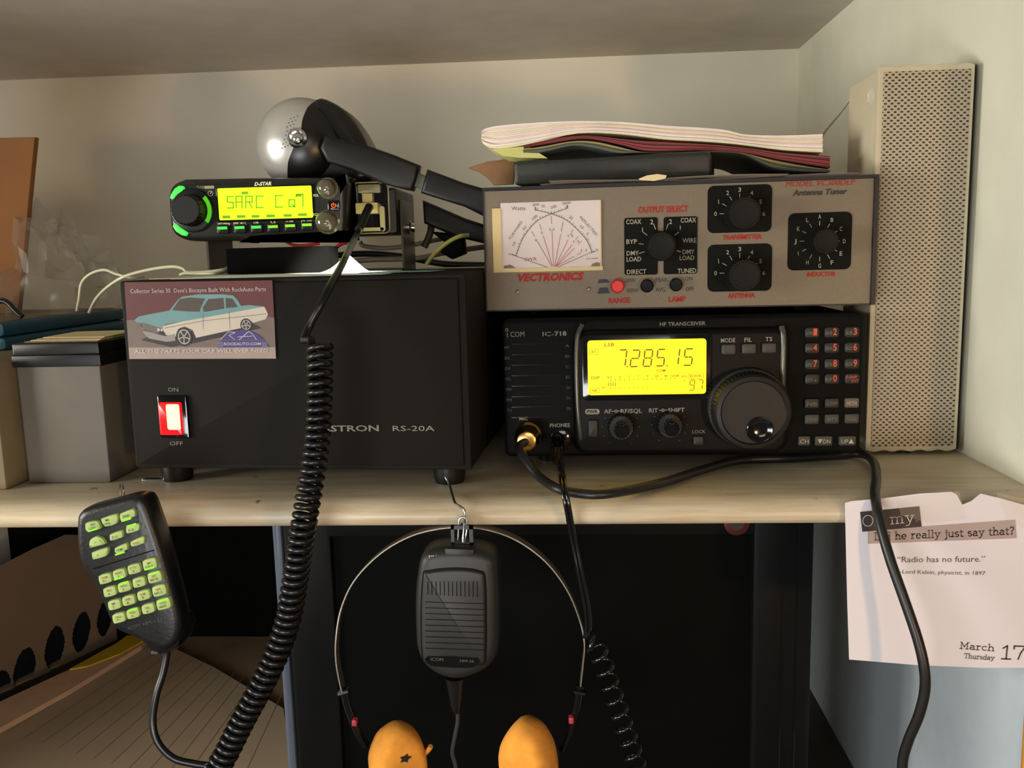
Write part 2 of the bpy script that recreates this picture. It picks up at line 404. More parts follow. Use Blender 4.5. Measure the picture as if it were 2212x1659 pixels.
seg_ = mat('lcd_segment_brown', (60, 46, 0), .5, emit=(150, 112, 0), es=.15, var=0); seg2 = mat('lcd_caption_brown', (90, 80, 0), .5, emit=(160, 120, 0), es=.22, var=0)
def dz(x, y): return (1240+x/7.373, 700+y/7.373)
SEG = {'0': 'abcdef', '1': 'bc', '2': 'abged', '3': 'abgcd', '4': 'fgbc', '5': 'afgcd', '6': 'afgedc', '7': 'abc', '8': 'abcdefg', '9': 'abcdfg'}
def seg7(M, F, ch, bl, w, h, th, d, sl=.12):
    """bl: pixel of the bottom left corner, w h in pixels"""
    def P(fx, fy): return F.px(bl[0]+fx*w+fy*h*sl, bl[1]-fy*h-fx*w*.03)
    L = dict(a=[(.12, 1), (.88, 1)], b=[(1, .93), (1, .57)], c=[(1, .43), (1, .07)], d=[(.12, 0), (.88, 0)], e=[(0, .43), (0, .07)], f=[(0, .93), (0, .57)], g=[(.12, .5), (.42, .5), None, (.58, .5), (.88, .5)])
    for k in SEG[ch]:
        g = L[k]
        if None in g: M.line(F, [P(*g[0]), P(*g[1])], th, d); M.line(F, [P(*g[3]), P(*g[4])], th, d)
        else: M.line(F, [P(*g[0]), P(*g[1])], th, d)
th = .0008
m.use(seg_)
for ch, x, y, w in (('7', 690, 672, 128), ('2', 890, 676, 135), ('8', 1095, 670, 135), ('5', 1300, 664, 132), ('1', 1520, 650, 140), ('5', 1735, 655, 140)):
    seg7(m, T2, ch, dz(x, y), w/7.373*.92, 262/7.373, th, .0014, .13)
for x, y in ((845, 675), (1478, 660)): m.flat(T2, circ(T2.px(*dz(x, y)), .0005, 6), .0014)
seg7(m, T2, '9', dz(1830, 1048), 72/7.373, 160/7.373, .0005, .0014); seg7(m, T2, '7', dz(1960, 1040), 72/7.373, 155/7.373, .0005, .0014)
m.use(seg2)
def dt(s, x0, x1, y, h, it=0): m.text(T2, s, dz(x0, y), dz(x1, y-(x1-x0)*.03), h/7.373, .0014, it, .012)
dt('LSB', 485, 640, 355, 52); dt('RX', 280, 350, 460, 35); dt('DSP', 275, 408, 876, 45); dt('NR', 290, 372, 1074, 36); dt('COM', 1310, 1450, 760, 42)
dt('S1', 530, 590, 862, 36); dt('3', 715, 740, 856, 34); dt('5', 862, 888, 852, 34); dt('7', 1008, 1032, 848, 34); dt('9', 1155, 1180, 844, 34); dt('20', 1285, 1345, 842, 34); dt('40', 1432, 1490, 838, 34); dt('60dB', 1548, 1668, 836, 34)
dt('VFO', 1705, 1800, 850, 36); dt('BLANK', 1845, 2028, 842, 34); dt('A', 1738, 1762, 916, 34); dt('ALC', 442, 516, 1018, 26)
for x0, y0, x1, y1 in ((246, 485, 382, 410), (262, 1095, 397, 1022), (1822, 862, 2054, 795)):
    m.line(T2, [T2.px(*dz(x0, y0)), T2.px(*dz(x1, y0-5)), T2.px(*dz(x1, y1-5)), T2.px(*dz(x0, y1))], .00022, .0014, True)
m.use(seg_)
for k in range(30):
    x = 548+k*36.5; y = 905-k*1.1
    m.line(T2, [T2.px(*dz(x, y+3)), T2.px(*dz(x, y-(30 if k % 2 else 4)))], .00028, .0014)
    if k < 18: m.line(T2, [T2.px(*dz(x, 1008-k)), T2.px(*dz(x, 1008-k+(22 if k % 2 else 4)))], .00026, .0014)
    if k < 4: m.line(T2, [T2.px(*dz(x, 980)), T2.px(*dz(x, 930))], .0004, .0014)
m.build('display', None, tx, smooth=0, label='amber lit frequency display')
rib = mat('glossy_bezel_rib', (84, 86, 78), .22, .4, var=.05)
MB().tube(spline([T2.pt(1258, 702, -.003), T2.pt(1247, 730, -.0005), T2.pt(1245, 800, .0003), T2.pt(1248, 880, .0003), T2.pt(1254, 940, -.001), T2.pt(1257, 976, -.004)], 6), .0017, 10).build('bezel_rib', rib, tx, smooth=60)
MB().tube(spline([T2.pt(1690, 706, -.002), T2.pt(1692, 730, .0002), T2.pt(1691, 800, .0002), T2.pt(1690, 880, -.001), T2.pt(1688, 940, -.002), T2.pt(1684, 974, -.004)], 6), .0019, 10).build('bezel_rib', rib, tx, smooth=60)
# buttons beside the display
key = mat('grey_key', (52, 54, 50), .5); keyd = mat('dark_key', (24, 24, 22), .5); keyb = mat('beige_grey_key', (92, 82, 74), .45)
def button(F, x, y, w, h, mt, parent, nm='button', d=.003, txt=None, tmat=None, th=.45, rad=.0012, dd=0):
    u, w_ = F.px(x, y); a = F.len(x, y, w)/2; b = F.len(x, y, h)/2
    m = MB(); m.use(mt).prism(F, rr(u-a, w_-b, u+a, w_+b, rad), -.0005, d, .0007)
    if txt: m.use(tmat); m.text(F, txt, (u-a*.72, w_-b*.5), (u+a*.72, w_-b*.5), b*2*th, d+.0002, local=True)
    return m.build(nm, None, parent)
for x, y in ((1572.5, 754), (1616.5, 752.5), (1660, 751)): button(T2, x, y, 30, 22, key, tx)
button(T2, 1281, 925, 20, 38, keyd, tx, 'power_button', .002)
button(T2, 1508, 951, 22, 20, keyd, tx, 'lock_button', .002)
# keypad
kf = TX
orange = mat('orange_ink', (206, 84, 50), .6); legend = mat('grey_ink', (110, 108, 98), .6)
for r in range(4):
    for q in range(3):
        x = (1753, 1795.5, 1839)[q]; y = (717.5, 751, 785.5, 818)[r]-(q-1)*.6
        u, w_ = kf.px(x, y); a = kf.len(x, y, 33)/2; b = kf.len(x, y, 25)/2
        m = MB(); m.use(keyd).prism(kf, rr(u-a, w_-b, u+a, w_+b, .0022), -.0005, .0022, .0012)
        big = (('1', '2', '3'), ('4', '5', '6'), ('7', '8', '9'), ('.', '0', ''))[r][q]; sm = (('V/M', 'A=B', 'A/B'), ('MW', 'M>V', 'M-CL'), ('SPL', 'SCN', 'VOX'), ('KEY', 'RF', ''))[r][q]
        if sm: m.use(legend).text(kf, sm, (u-a*.85, w_-b*.4), (u-a*.02, w_-b*.4), b*.6, .0025, local=True)
        if big and big != '.': m.use(orange).text(kf, big, (u+a*.12, w_-b*.45), (u+a*.6, w_-b*.45), b*1.15, .0025, bold=.02, local=True)
        if big == '.': m.use(legend).flat(kf, circ((u+a*.4, w_-b*.2), .0006, 8), .0025)
        if r == 3 and q == 2: m.use(orange).text(kf, 'F-INP', (u-a*.8, w_+b*.1), (u+a*.6, w_+b*.1), b*.5, .0025, local=True); m.text(kf, 'ENT', (u-a*.1, w_-b*.6), (u+a*.8, w_-b*.6), b*.5, .0025, local=True)
        m.build('keypad_key', None, tx)
for r, y in enumerate((870, 904)):
    for q, x in enumerate((1752, 1795, 1838)):
        button(kf, x, y-(q-1)*.7, 31, 22, keyb if (r, q) == (0, 2) else (key if r else keyd), tx, 'button', .0025, (('NB', 'COMP', 'METER'), ('P.AMP', 'ATT', 'TUNER'))[r][q], legend if (r, q) != (0, 2) else K['white'], .4)
for x, w, t in ((1735.5, 26, 'CH'), (1777.5, 38, '\u25bcDN'), (1828.5, 37, 'UP\u25b2')): button(kf, x, 951, w, 22, key, tx, 'button', .0025, t.replace('\u25bc', 'v').replace('\u25b2', '^') if False else t, K['white'], .42)
# tuning dial
def knob(F, x, y, prof, parent, nm, mt, n=48, ridges=0, front=0):
    cc = F.px(x, y, front); return MB().lathe(F, cc, prof, n).build(nm, mt, parent)
cc = T2.px(1617, 882, .002); R0 = T2.len(1617, 882, 90)
m = MB(); m.lathe(T2, cc, [(R0, 0), (R0, .002), (R0*.97, .0035), (R0*.9, .004)], 64)
m.rings([[T2(u, w, d) for u, w in gear(cc, r, 60, .02)] for r, d in ((R0*.93, .0035), (R0*.93, .012), (R0*.90, .0165))], False, False)
m.lathe(T2, cc, [(R0*.90, .0165), (R0*.86, .0185), (R0*.77, .0192), (R0*.74, .0180), (R0*.72, .0180)], 64)
dial = m.build('tuning_dial', mat('matte_dial_black', (24, 23, 20), .5, spec=.35, var=.15, scale=250), tx)
# finger dimple in the dial
dc = T2.px(1641, 928, .018); dr = T2.len(1641, 928, 28)
MB().lathe(T2, dc, [(dr, .0178), (dr, .0192), (dr*.93, .0198), (dr*.84, .0196), (dr*.7, .0189), (dr*.4, .0184), (.0001, .0183)], 40).build('finger_dimple', K['gloss'], dial)
for x, y in ((1341, 921), (1446, 917)):
    cc = T2.px(x, y, 0); r = T2.len(x, y, 29)
    m = MB(); m.rings([[T2(u, w, d) for u, w in gear(cc, q, 20, .06)] for q, d in ((r, 0), (r*.98, .005), (r*.9, .006))], False, True)
    kb = m.build('control_knob', K['dark'], tx)
    r2 = r*.55
    m = MB(); m.rings([[T2(u, w, d) for u, w in gear(cc, q, 14, .08)] for q, d in ((r2*1.05, .006), (r2, .017), (r2*.86, .019))], False, True)
    m.build('inner_knob', K['gloss'], kb)
m = MB(); W = mat('light_grey_ink', (148, 144, 130), .6); m.use(W)
def tt(F, s, x0, x1, y, h, mt=None, it=0, bold=.01, d=.0003, y1=None):
    if mt: m.use(mt)
    m.text(F, s, (x0, y), (x1, y-(x1-x0)*.025 if y1 is None else y1), h, d, it, bold)
tt(T2, 'HF TRANSCEIVER', 1425, 1524, 704.5, 8, K['dimwhite']); tt(T2, 'MODE', 1557, 1588, 740, 9, W); tt(T2, 'FIL', 1608, 1624, 738.5, 9); tt(T2, 'TS', 1653, 1668, 737, 9)
tt(T2, 'AF', 1305, 1321, 893, 9); tt(T2, 'RF/SQL', 1341, 1387, 892.5, 9); tt(T2, 'RIT', 1402, 1421, 891, 9); tt(T2, 'SHIFT', 1443, 1479, 890.5, 9)
for x, y in ((1331, 888), (1432, 886)):
    m.linepx(T2, [(x-8, y), (x+9, y-.5)], 1.4); m.flat(T2, circ(T2.px(x, y), .0011, 12), .0004); m.use(K['dark2']).flat(T2, circ(T2.px(x, y), .0007, 12), .0005); m.use(W).flat(T2, circ(T2.px(x, y), .0003, 8), .0006)
m.use(W); a = T2.px(1264, 895); b_ = T2.px(1295, 883); m.flat(T2, rr(a[0], a[1], b_[0], b_[1], .0016), .0004)
tt(T2, 'PWR', 1268, 1291, 893, 7.5, K['dark2'], d=.0006); tt(T2, 'LOCK', 1495, 1524, 936, 7, K['dimwhite'])
m.use(K['dimwhite'])
for x, y, r0 in ((1341, 924, 40), (1446, 920, 38)):
    for k in range(11):
        t = PI*(-.3+1.6*k/10); m.flat(T2, circ(T2.px(x+r0*math.cos(t), y-r0*math.sin(t)), .0003, 6), .0004)
m.use(K['dimwhite'])
m.text(TX, 'COM', (1103, 728), (1133, 727), 11, .0003); m.linepx(TX, [(1096, 728), (1096, 719)], 1.6); m.flat(TX, circ(TX.px(1095, 712.5), .0011, 14), .0003)
m.use(K['dark2']).flat(TX, circ(TX.px(1095, 712.5), .0007, 14), .0004)
tt(TX, 'IC-', 1172, 1197, 726, 9, K['dimwhite'], y1=725.5); tt(TX, '718', 1198, 1224, 725.3, 9, K['dimwhite'], bold=.03)
tt(TX, 'MIC', 1122, 1140, 908, 7.5, W); tt(TX, 'PHONES', 1188, 1231, 923, 8)
faint = mat('very_faint_ink', (64, 66, 62), .6); m.use(faint)
for k in range(7):
    y = 754+k*22.6; m.text(TX, ('MT', 'ER', 'DF', 'MC', 'MH', 'FM', 'TX')[k], (1090+k*.9, y), (1101+k*.9, y-.3), 6, .0003)
    m.text(TX, ('A', 'B', 'C', 'E', 'SE', 'DA', 'SB')[k], (1221+k*.5, y-4), (1230+k*.5, y-4.3), 6, .0003)
m.build('lettering', None, tx, smooth=0)
m = MB()
for k in range(8):
    a = TX.px(1106, 744+k*22.6); b_ = TX.px(1216, 741+k*22.6); m.line(TX, [a, b_], .0006, .0003)
m.build('panel_groove', K['gloss'], tx, smooth=0)
c_ = TX.px(1211, 945); MB().lathe(TX, c_, [(.0075, 0), (.0075, .002), (.0055, .003)], 24).build('phones_jack', K['gloss'], tx)

# ================================================================== ANTENNA TUNER
TU = yawf((-.05711, .6179, .1080), -.05343)
tu = thing('antenna_tuner', 'beige faced antenna tuner with crossed needle meter, stacked on the black transceiver', 'antenna tuner', (.075, .72, .1033))
UW, UH, UD = .2626, .0852, .19
m = MB()
for bx in ((0, UW, UH-.0022, UH, -UD, .0015), (0, UW, 0, .001, -UD, .0), (0, .001, 0, UH-.002, -UD, .0008), (UW-.0028, UW, 0, UH-.002, -UD, .0022), (0.001, UW-.002, .001, UH-.002, -UD, -UD+.002)): m.box(TU, *bx)
m.build('cabinet', mat('tuner_black_enamel', (24, 24, 25), .45, var=.1, scale=400, spec=.35), tu)
MB().box(TU, .001, UW-.0029, .001, UH-.0024, -.003, 0).build('front_panel', K['champ'], tu)
for u in (.03, UW-.04):
    for d in (-.0345, -UD+.03):
        q = TU(u, 0, d); MB().lathe(Z0, (q.x, q.y), [(.007, .1034), (.008, .1081)], 16).build('foot', K['rubber'], tu)
# meter
a = TU.px(1085, 580); b_ = TU.px(1295.5, 432)
fr_ = TU.px(1067, 589), TU.px(1304, 427)
beig = mat('meter_bezel_beige', (206, 186, 130), .4)
m = MB(); m.use(beig).box(TU, fr_[0][0], a[0], fr_[0][1], fr_[1][1]-.005, 0, .0012).box(TU, a[0], fr_[1][0]-.001, fr_[0][1], a[1], 0, .0012).box(TU, b_[0], b_[0]+.0009, a[1], b_[1], 0, .0012)
mtr = m.build('meter', None, tu)
face = mat('meter_face_white', (202, 190, 186), .6, emit=(255, 225, 215), es=.05, var=.02)
m = MB(); m.use(face).flat(TU, rr(a[0], a[1], b_[0], b_[1]), .0004)
def tz(x, y): return (1040+x/4.608, 370+y/4.608)
ink = K['blackink']; m.use(ink)
def pl(pts, th, mt=None, n=8, d=.0007):
    if mt: m.use(mt)
    m.linepx(TU, [tuple(q)[:2] for q in spline([(x, y, 0) for x, y in [tz(*p) for p in pts]], n)], th, d)
LA = [(345, 840), (400, 690), (465, 590), (560, 490), (690, 428), (855, 368)]; RA = [(1100, 805), (1060, 710), (1010, 640), (865, 500), (720, 432), (540, 385)]
pl(LA, 1.3); pl(RA, 1.3)
def ticks(A, n, side, L0=5):
    P = spline([(x, y, 0) for x, y in [tz(*p) for p in A]], 12)
    for k in range(n+1):
        i = int(k/n*(len(P)-2)); p = P[i]; t = (P[i+1]-p).normalized(); q = p+Vector((t.y, -t.x, 0))*side*(L0 if k % 4 else L0*1.6)
        m.linepx(TU, [p[:2], q[:2]], 1.0, .0007)
ticks(LA, 24, 1, 3); ticks(RA, 28, -1, 3)
pl([(535, 360), (540, 388)], 2.5, n=1); pl([(855, 340), (855, 368)], 2.5, n=1); pl([(300, 825), (350, 845)], 2, n=1); pl([(1090, 808), (1130, 797)], 2, n=1)
for e in ((500, 600), (580, 525), (695, 450), (812, 505), (910, 580), (965, 645), (997, 695), (990, 810)):
    s0 = (700+(e[0]-500)*.09, 945); mid = lambda f: (s0[0]+(e[0]-s0[0])*f, s0[1]+(e[1]-s0[1])*f)
    pl([s0, mid(.72)], 1.1, K['red'], 1); pl([mid(.86), e], 1.1, K['red'], 1)
def tut(s, p0, p1, h, mt=None, it=0, bold=0, d=.0007, F=TU):
    if mt: m.use(mt)
    m.text(F, s, tz(*p0), tz(*p1), h/4.608, d, it, bold)
tut('Watts', (300, 388), (438, 386), 34, ink); tut('60W', (510, 348), (578, 344), 26); tut('50', (598, 362), (634, 360), 26); tut('200', (692, 378), (748, 358), 26); tut('300W', (805, 335), (892, 325), 26)
tut('100', (515, 490), (562, 450), 26); tut('50', (425, 590), (452, 556), 24); tut('10', (325, 745), (345, 712), 24); tut('0', (288, 838), (296, 820), 24); tut('20', (868, 462), (900, 486), 26); tut('10', (975, 555), (1005, 580), 26); tut('5', (1040, 625), (1054, 640), 26); tut('0', (1132, 785), (1150, 800), 24)
tut('FORWARD', (292, 682), (412, 505), 26); tut('REFLECTED', (975, 462), (1140, 645), 26)
for s_, x, y in (('8', 545, 700), ('5', 602, 624), ('2.5', 700, 592), ('2', 797, 598), ('1.5', 888, 655), ('1.3', 944, 712), ('1.1', 1020, 800)): tut(s_, (x-9*len(s_), y), (x+9*len(s_), y-2), 24)
tut('SWR', (430, 895), (552, 890), 34, K['red'])
tut('MADE IN TAIWAN'[:0] or 'AEC-NW82', (1042, 880), (1162, 872), 14, ink)
m.build('meter_face', None, mtr, smooth=0, label='white crossed needle scale')
m = MB(); brown = mat('meter_clip_brown', (92, 62, 34), .5)
for P in (((225, 975), (225, 940), (290, 930), (345, 968)), ((1085, 955), (1105, 920), (1150, 905), (1178, 915), (1178, 945))): m.use(brown).prism(TU, [TU.px(*tz(*p)) for p in P], .0004, .0011)
m.use(ink); pl([(345, 845), (680, 965)], 1.0, n=1, d=.0011); pl([(1090, 808), (740, 962)], 1.0, n=1, d=.0011)
m.build('needle', None, mtr, smooth=0)
lens = bpy.data.materials.new('clear_meter_glass'); lens.use_nodes = True; b = lens.node_tree.nodes['Principled BSDF']
b.inputs['Alpha'].default_value = .06; b.inputs['Roughness'].default_value = .05
MB().box(TU, a[0], b_[0], a[1], b_[1], .0013, .0016).build('meter_glass', lens, mtr)
# dial plates
plate = mat('dial_plate_black', (16, 17, 13), .65, var=.1, spec=.1)
def plt(x0, y0, x1, y1, r=.003, notch=None):
    a = TU.px(x0, y1); b = TU.px(x1, y0); MB().prism(TU, rr(a[0], a[1], b[0], b[1], r), -.0005, .0006).build('dial_plate', plate, tu)
plt(1349, 469, 1420.5, 594.5, .0015); plt(1433.5, 467, 1506.6, 592.5, .0015)
plt(1528, 397.5, 1668, 504, .004); plt(1528, 525.5, 1668, 630.5, .004); plt(1700.5, 457, 1841, 584.5, .004)
m = MB(); wh = mat('cream_ink', (164, 160, 136), .6); gr = mat('grey_cream_ink', (128, 126, 108), .6)
def tut2(s, x0, x1, y, h, mt=None, it=0, bold=.012, y1=None, d=.0009):
    if mt: m.use(mt)
    m.text(TU, s, (x0, y), (x1, y-(x1-x0)*.028 if y1 is None else y1), h, d, it, bold)
tut2('COAX', 1352.5, 1385, 484.5, 10, wh); tut2('2', 1404.5, 1411, 484.5, 10); tut2('1', 1387, 1388.6, 501, 9); tut2('BYP', 1353, 1376, 527, 9.5); tut2('DMY', 1353.5, 1380, 552, 9.5); tut2('LOAD', 1353.5, 1385, 565, 9.5); tut2('DIRECT', 1354, 1396, 592.3, 9.5)
tut2('2', 1445, 1451.5, 484, 10); tut2('COAX', 1470, 1503.5, 481, 10); tut2('1', 1468.5, 1470.1, 496.5, 9); tut2('WIRE', 1474, 1504, 524.5, 9.5, gr); tut2('DMY', 1474, 1500, 549, 9.5); tut2('LOAD', 1468, 1499.5, 562, 9.5); tut2('TUNED', 1463.5, 1504, 590, 9.5, wh)
m.use(wh)
for t, r0, r1 in ((-18, 38, 50), (18, 38, 50), (-52, 38, 48), (52, 38, 48), (-84, 38, 48), (-109, 38, 50), (106, 36, 44)):
    tr = math.radians(t); cx, cy = 1427.5, 531.5; m.linepx(TU, [(cx+r0*math.sin(tr), cy-r0*math.cos(tr)), (cx+r1*math.sin(tr), cy-r1*math.cos(tr))], 1.5, .0009)
def ringlab(cx, cy, L, a0, a1, R, r0, r1, mt):
    for k, ch in enumerate(L):
        t = math.radians(a0+(a1-a0)*k/(len(L)-1 if a1-a0 < 359 else len(L))); x = cx+R*math.sin(t); y = cy-R*math.cos(t); hw = .75 if ch in '1I' else 3.0
        m.use(wh if k < len(L)*.55 else mt).text(TU, ch, (x-hw, y+4.5), (x+hw, y+4.3), 9, .0009, bold=.01)
        m.linepx(TU, [(cx+r0*math.sin(t), cy-r0*math.cos(t)), (cx+r1*math.sin(t), cy-r1*math.cos(t))], 1.5, .0009)
ringlab(1597.5, 462, '0123456', -90, 90, 52, 33, 43, gr); ringlab(1597.5, 590, '0123456', -90, 90, 52, 33, 43, gr); ringlab(1770, 521, 'ABCDEFGHIJKL', 0, 360, 53, 34, 43, gr)
m.use(K['red'])
tut2('OUTPUT SELECT', 1378.5, 1486, 460, 12.5, K['red'], bold=.03, y1=457, d=.0004); tut2('VECTRONICS', 1115, 1262, 608, 15, it=.25, bold=.04, y1=604, d=.0004)
tut2('RANGE', 1315, 1361, 655, 11, bold=.03, d=.0004); tut2('LAMP', 1444, 1481, 652, 11, bold=.03, d=.0004); tut2('TRANSMITTER', 1560.5, 1645, 518, 9.5, bold=.03, d=.0004); tut2('ANTENNA', 1572, 1630, 644, 10, bold=.03, d=.0004); tut2('INDUCTOR', 1743, 1804.7, 597.5, 9.5, bold=.03, d=.0004)
tut2('MODEL VC300DLP', 1696, 1848, 404, 12, it=.25, bold=0, y1=399, d=.0004)
tut2('Antenna Tuner', 1711.5, 1831, 422.5, 11.5, ink, it=.25, bold=.03, y1=418.5, d=.0004)
tut2('30W', 1352.5, 1373, 610.5, 8.5, ink, bold=0, d=.0004); tut2('300W', 1353, 1379, 632, 8.5, bold=0, d=.0004); tut2('PEAK', 1416.5, 1442.5, 609, 8.5, bold=0, d=.0004); tut2('AVG', 1416.5, 1437, 630, 8.5, bold=0, d=.0004); tut2('ON', 1480.5, 1495.5, 606.5, 8.5, bold=0, d=.0004); tut2('OFF', 1480.5, 1499, 629, 8.5, bold=0, d=.0004)
m.use(mat('navy_ink', (38, 38, 60), .6))
for P in (((1290.5, 611.5), (1317, 610), (1311, 603), (1295, 603.5)), ((1290.5, 634.5), (1317.5, 633), (1312, 620.5), (1295, 621.5))): m.flat(TU, [TU.px(*p) for p in P], .0004)
m.build('lettering', None, tu, smooth=0)
def ridged(F, x, y, rp, h, mt, parent, n=30):
    cc = F.px(x, y, 0); r = F.len(x, y, rp)
    m = MB(); m.use(mt)
    m.lathe(F, cc, [(r*1.02, .0006), (r*1.02, .002)], 40)
    m.rings([[F(u, w, d) for u, w in gear(cc, q, n, dp)] for q, d, dp in ((r, .002, .07), (r*.97, h-.001, .07), (r*.92, h, .05))], False, True)
    m.lathe(F, cc, [(r*.8, h), (r*.78, h+.0004), (r*.7, h+.0002)], 40)
    m.use(K['dimwhite'])
    return m.build('knob', None, parent)
kn = mat('ribbed_knob_black', (18, 18, 15), .6, var=.1, spec=.2)
ridged(TU, 1427.5, 531.5, 32, .012, kn, tu); ridged(TU, 1600, 463, 36, .020, kn, tu); ridged(TU, 1600, 593, 36, .020, kn, tu); ridged(TU, 1771, 522, 29, .018, kn, tu)
for x, y, mt, lb in ((1334, 618.5, mat('red_push_button', (214, 30, 26), .3, emit=(200, 10, 8), es=.05), 'red push button'), (1397.6, 617.4, K['gloss'], None), (1460.4, 615, K['gloss'], None)):
    cc = TU.px(x, y, .004); r = TU.len(x, y, 14.5); MB().lathe(TU, cc, [(r, 0), (r, .0045), (r*.93, .0055), (r*.8, .006)], 28).build('push_button', mt, tu, label=lb)
for x, y in ((1118, 630.5), (1272, 624.5)):
    cc = TU.px(x, y); r = TU.len(x, y, 5); MB().lathe(TU, cc, [(r, 0), (r, .0006), (r*.5, .001)], 14).build('screw', mat('dull_screw', (130, 120, 98), .4, .6), tu)

# ================================================================== stroke lettering with slab serifs
def arc(cx, cy, rx, ry, a0, a1, n=10): return [(cx+rx*math.cos(math.radians(a0+(a1-a0)*k/n)), cy+ry*math.sin(math.radians(a0+(a1-a0)*k/n))) for k in range(n+1)]
XH = .62
GL = {
 'O': (.86, [arc(.43, .5, .37, .5, 0, 360, 20)]), 'D': (.82, [[(.05, 0), (.42, 0)]+arc(.42, .5, .33, .5, -90, 90, 12)+[(.05, 1)], [(.18, 0), (.18, 1)]]),
 'M': (1.0, [[(.2, 0), (.2, 1), (.5, .3), (.8, 1), (.8, 0)], [(.05, 0), (.35, 0)], [(.65, 0), (.95, 0)], [(.05, 1), (.2, 1)], [(.8, 1), (.95, 1)]]),
 'T': (.8, [[(.06, .78), (.06, 1), (.74, 1), (.74, .78)], [(.4, 0), (.4, 1)], [(.24, 0), (.56, 0)]]),
 'h': (.74, [[(.03, 1), (.16, 1), (.16, 0)], [(.04, 0), (.3, 0)], [(.16, .38)]+arc(.37, .40, .2, .22, 160, 0, 8)+[(.57, 0)], [(.45, 0), (.7, 0)]]),
 'm': (1.08, [[(.03, XH), (.16, XH), (.16, 0)], [(.04, 0), (.28, 0)], [(.16, .4)]+arc(.345, .42, .18, .2, 160, 0, 8)+[(.525, 0)], [(.525, .4)]+arc(.705, .42, .18, .2, 160, 0, 8)+[(.885, 0)], [(.42, 0), (.63, 0)], [(.78, 0), (1.0, 0)]]),
 'y': (.72, [[(.14, XH), (.37, .02)], [(.6, XH), (.3, -.2), (.2, -.28), (.08, -.26)], [(.03, XH), (.27, XH)], [(.47, XH), (.7, XH)]]),
 '.': (.3, [arc(.14, .05, .04, .05, 0, 360, 6)]), 'i': (.42, [[(.06, XH), (.2, XH), (.2, 0)], [(.04, 0), (.36, 0)], arc(.19, .86, .03, .035, 0, 360, 6)]),
 'd': (.74, [[(.42, 1), (.56, 1), (.56, 0), (.7, 0)], arc(.33, .31, .24, .31, 30, 330, 14)]), 'e': (.66, [[(.09, .33), (.56, .33)]+arc(.325, .31, .235, .31, 5, 315, 14)]),
 'r': (.6, [[(.04, XH), (.2, XH), (.2, 0)], [(.05, 0), (.38, 0)], [(.2, .38)]+arc(.4, .42, .19, .2, 150, 45, 6)]), 'a': (.68, [arc(.31, .42, .19, .2, 150, 0, 8)+[(.5, .06), (.55, 0), (.64, 0)], arc(.29, .18, .2, .17, 60, 330, 10)]),
 'l': (.4, [[(.05, 1), (.2, 1), (.2, 0)], [(.04, 0), (.36, 0)]]), 'j': (.42, [[(.1, XH), (.28, XH), (.28, -.15)]+arc(.13, -.15, .15, .12, 0, -110, 6), arc(.27, .86, .03, .035, 0, 360, 6)]),
 'u': (.74, [[(.04, XH), (.16, XH), (.16, .22)]+arc(.35, .21, .19, .21, 180, 350, 8), [(.44, XH), (.56, XH), (.56, 0), (.7, 0)]]),
 's': (.58, [arc(.28, .46, .19, .16, 30, 250, 8)+arc(.29, .16, .2, .16, 80, -150, 8)]), 't': (.48, [[(.04, XH), (.42, XH)], [(.2, .85), (.2, .12)]+arc(.33, .12, .13, .12, 180, 320, 6)]),
 '?': (.6, [arc(.29, .76, .2, .22, 170, -60, 8)+[(.29, .42), (.29, .25)], arc(.29, .05, .03, .04, 0, 360, 6)]), 'c': (.62, [arc(.32, .31, .24, .31, 40, 320, 12)]),
 '1': (.6, [[(.12, .8), (.32, 1), (.32, 0)], [(.1, 0), (.54, 0)]]), '7': (.66, [[(.06, .78), (.06, 1), (.6, 1), (.4, .5), (.3, 0)]]), ' ': (.42, []),
}
def slab(M, F, t, p0, p1, h, th, d):
    adv = sum(GL[ch][0] for ch in t); a = Vector(F.px(*p0)); b = Vector(F.px(*p1)); e = b-a; L = e.length; e.normalize(); n = Vector((-e.y, e.x)); H = F.len(p0[0], p0[1], h); x = 0
    for ch in t:
        w, st = GL[ch]
        for s_ in st: M.line(F, [tuple(a+e*((x+px_)/adv*L)+n*(py_*H)) for px_, py_ in s_], F.len(p0[0], p0[1], th), d)
        x += w
def poly(F, P, at=0): return [F.px(x, y, at) for x, y in P]
def yfr(Y): return Fr((0, Y, 0))
def path3(pts, n=6): return spline([PY(*p) for p in pts], n)

# ================================================================== MOBILE RADIO on the power supply
ZT = PSZ
FH = yfr(.700)          # head front plane
mr = thing('mobile_radio', 'small mobile radio with bright green lit display, bracketed above the power supply', 'radio', (-.22, .74, ZT))
olive = mat('bracket_grey_enamel', (58, 56, 46), .4, .2, var=.1, scale=300)
m = MB()
for x in (-.3035, -.1370): m.box(Fr((x, .735, ZT)), 0, .0018, 0, .058 if x > -.2 else .03, -.055, 0)
m.box(Fr((-.3035, .735, ZT)), 0, .168, 0, .0016, -.055, 0)
m.build('bracket', olive, mr)
x0, z0 = FH.px(440, 519); x1, z1 = FH.px(850, 392)
MB().box(Fr((0, .722, 0)), -.3010, -.1375, z0+.002, .2035, -.085, 0, .002).build('radio_body', K['dark'], mr)
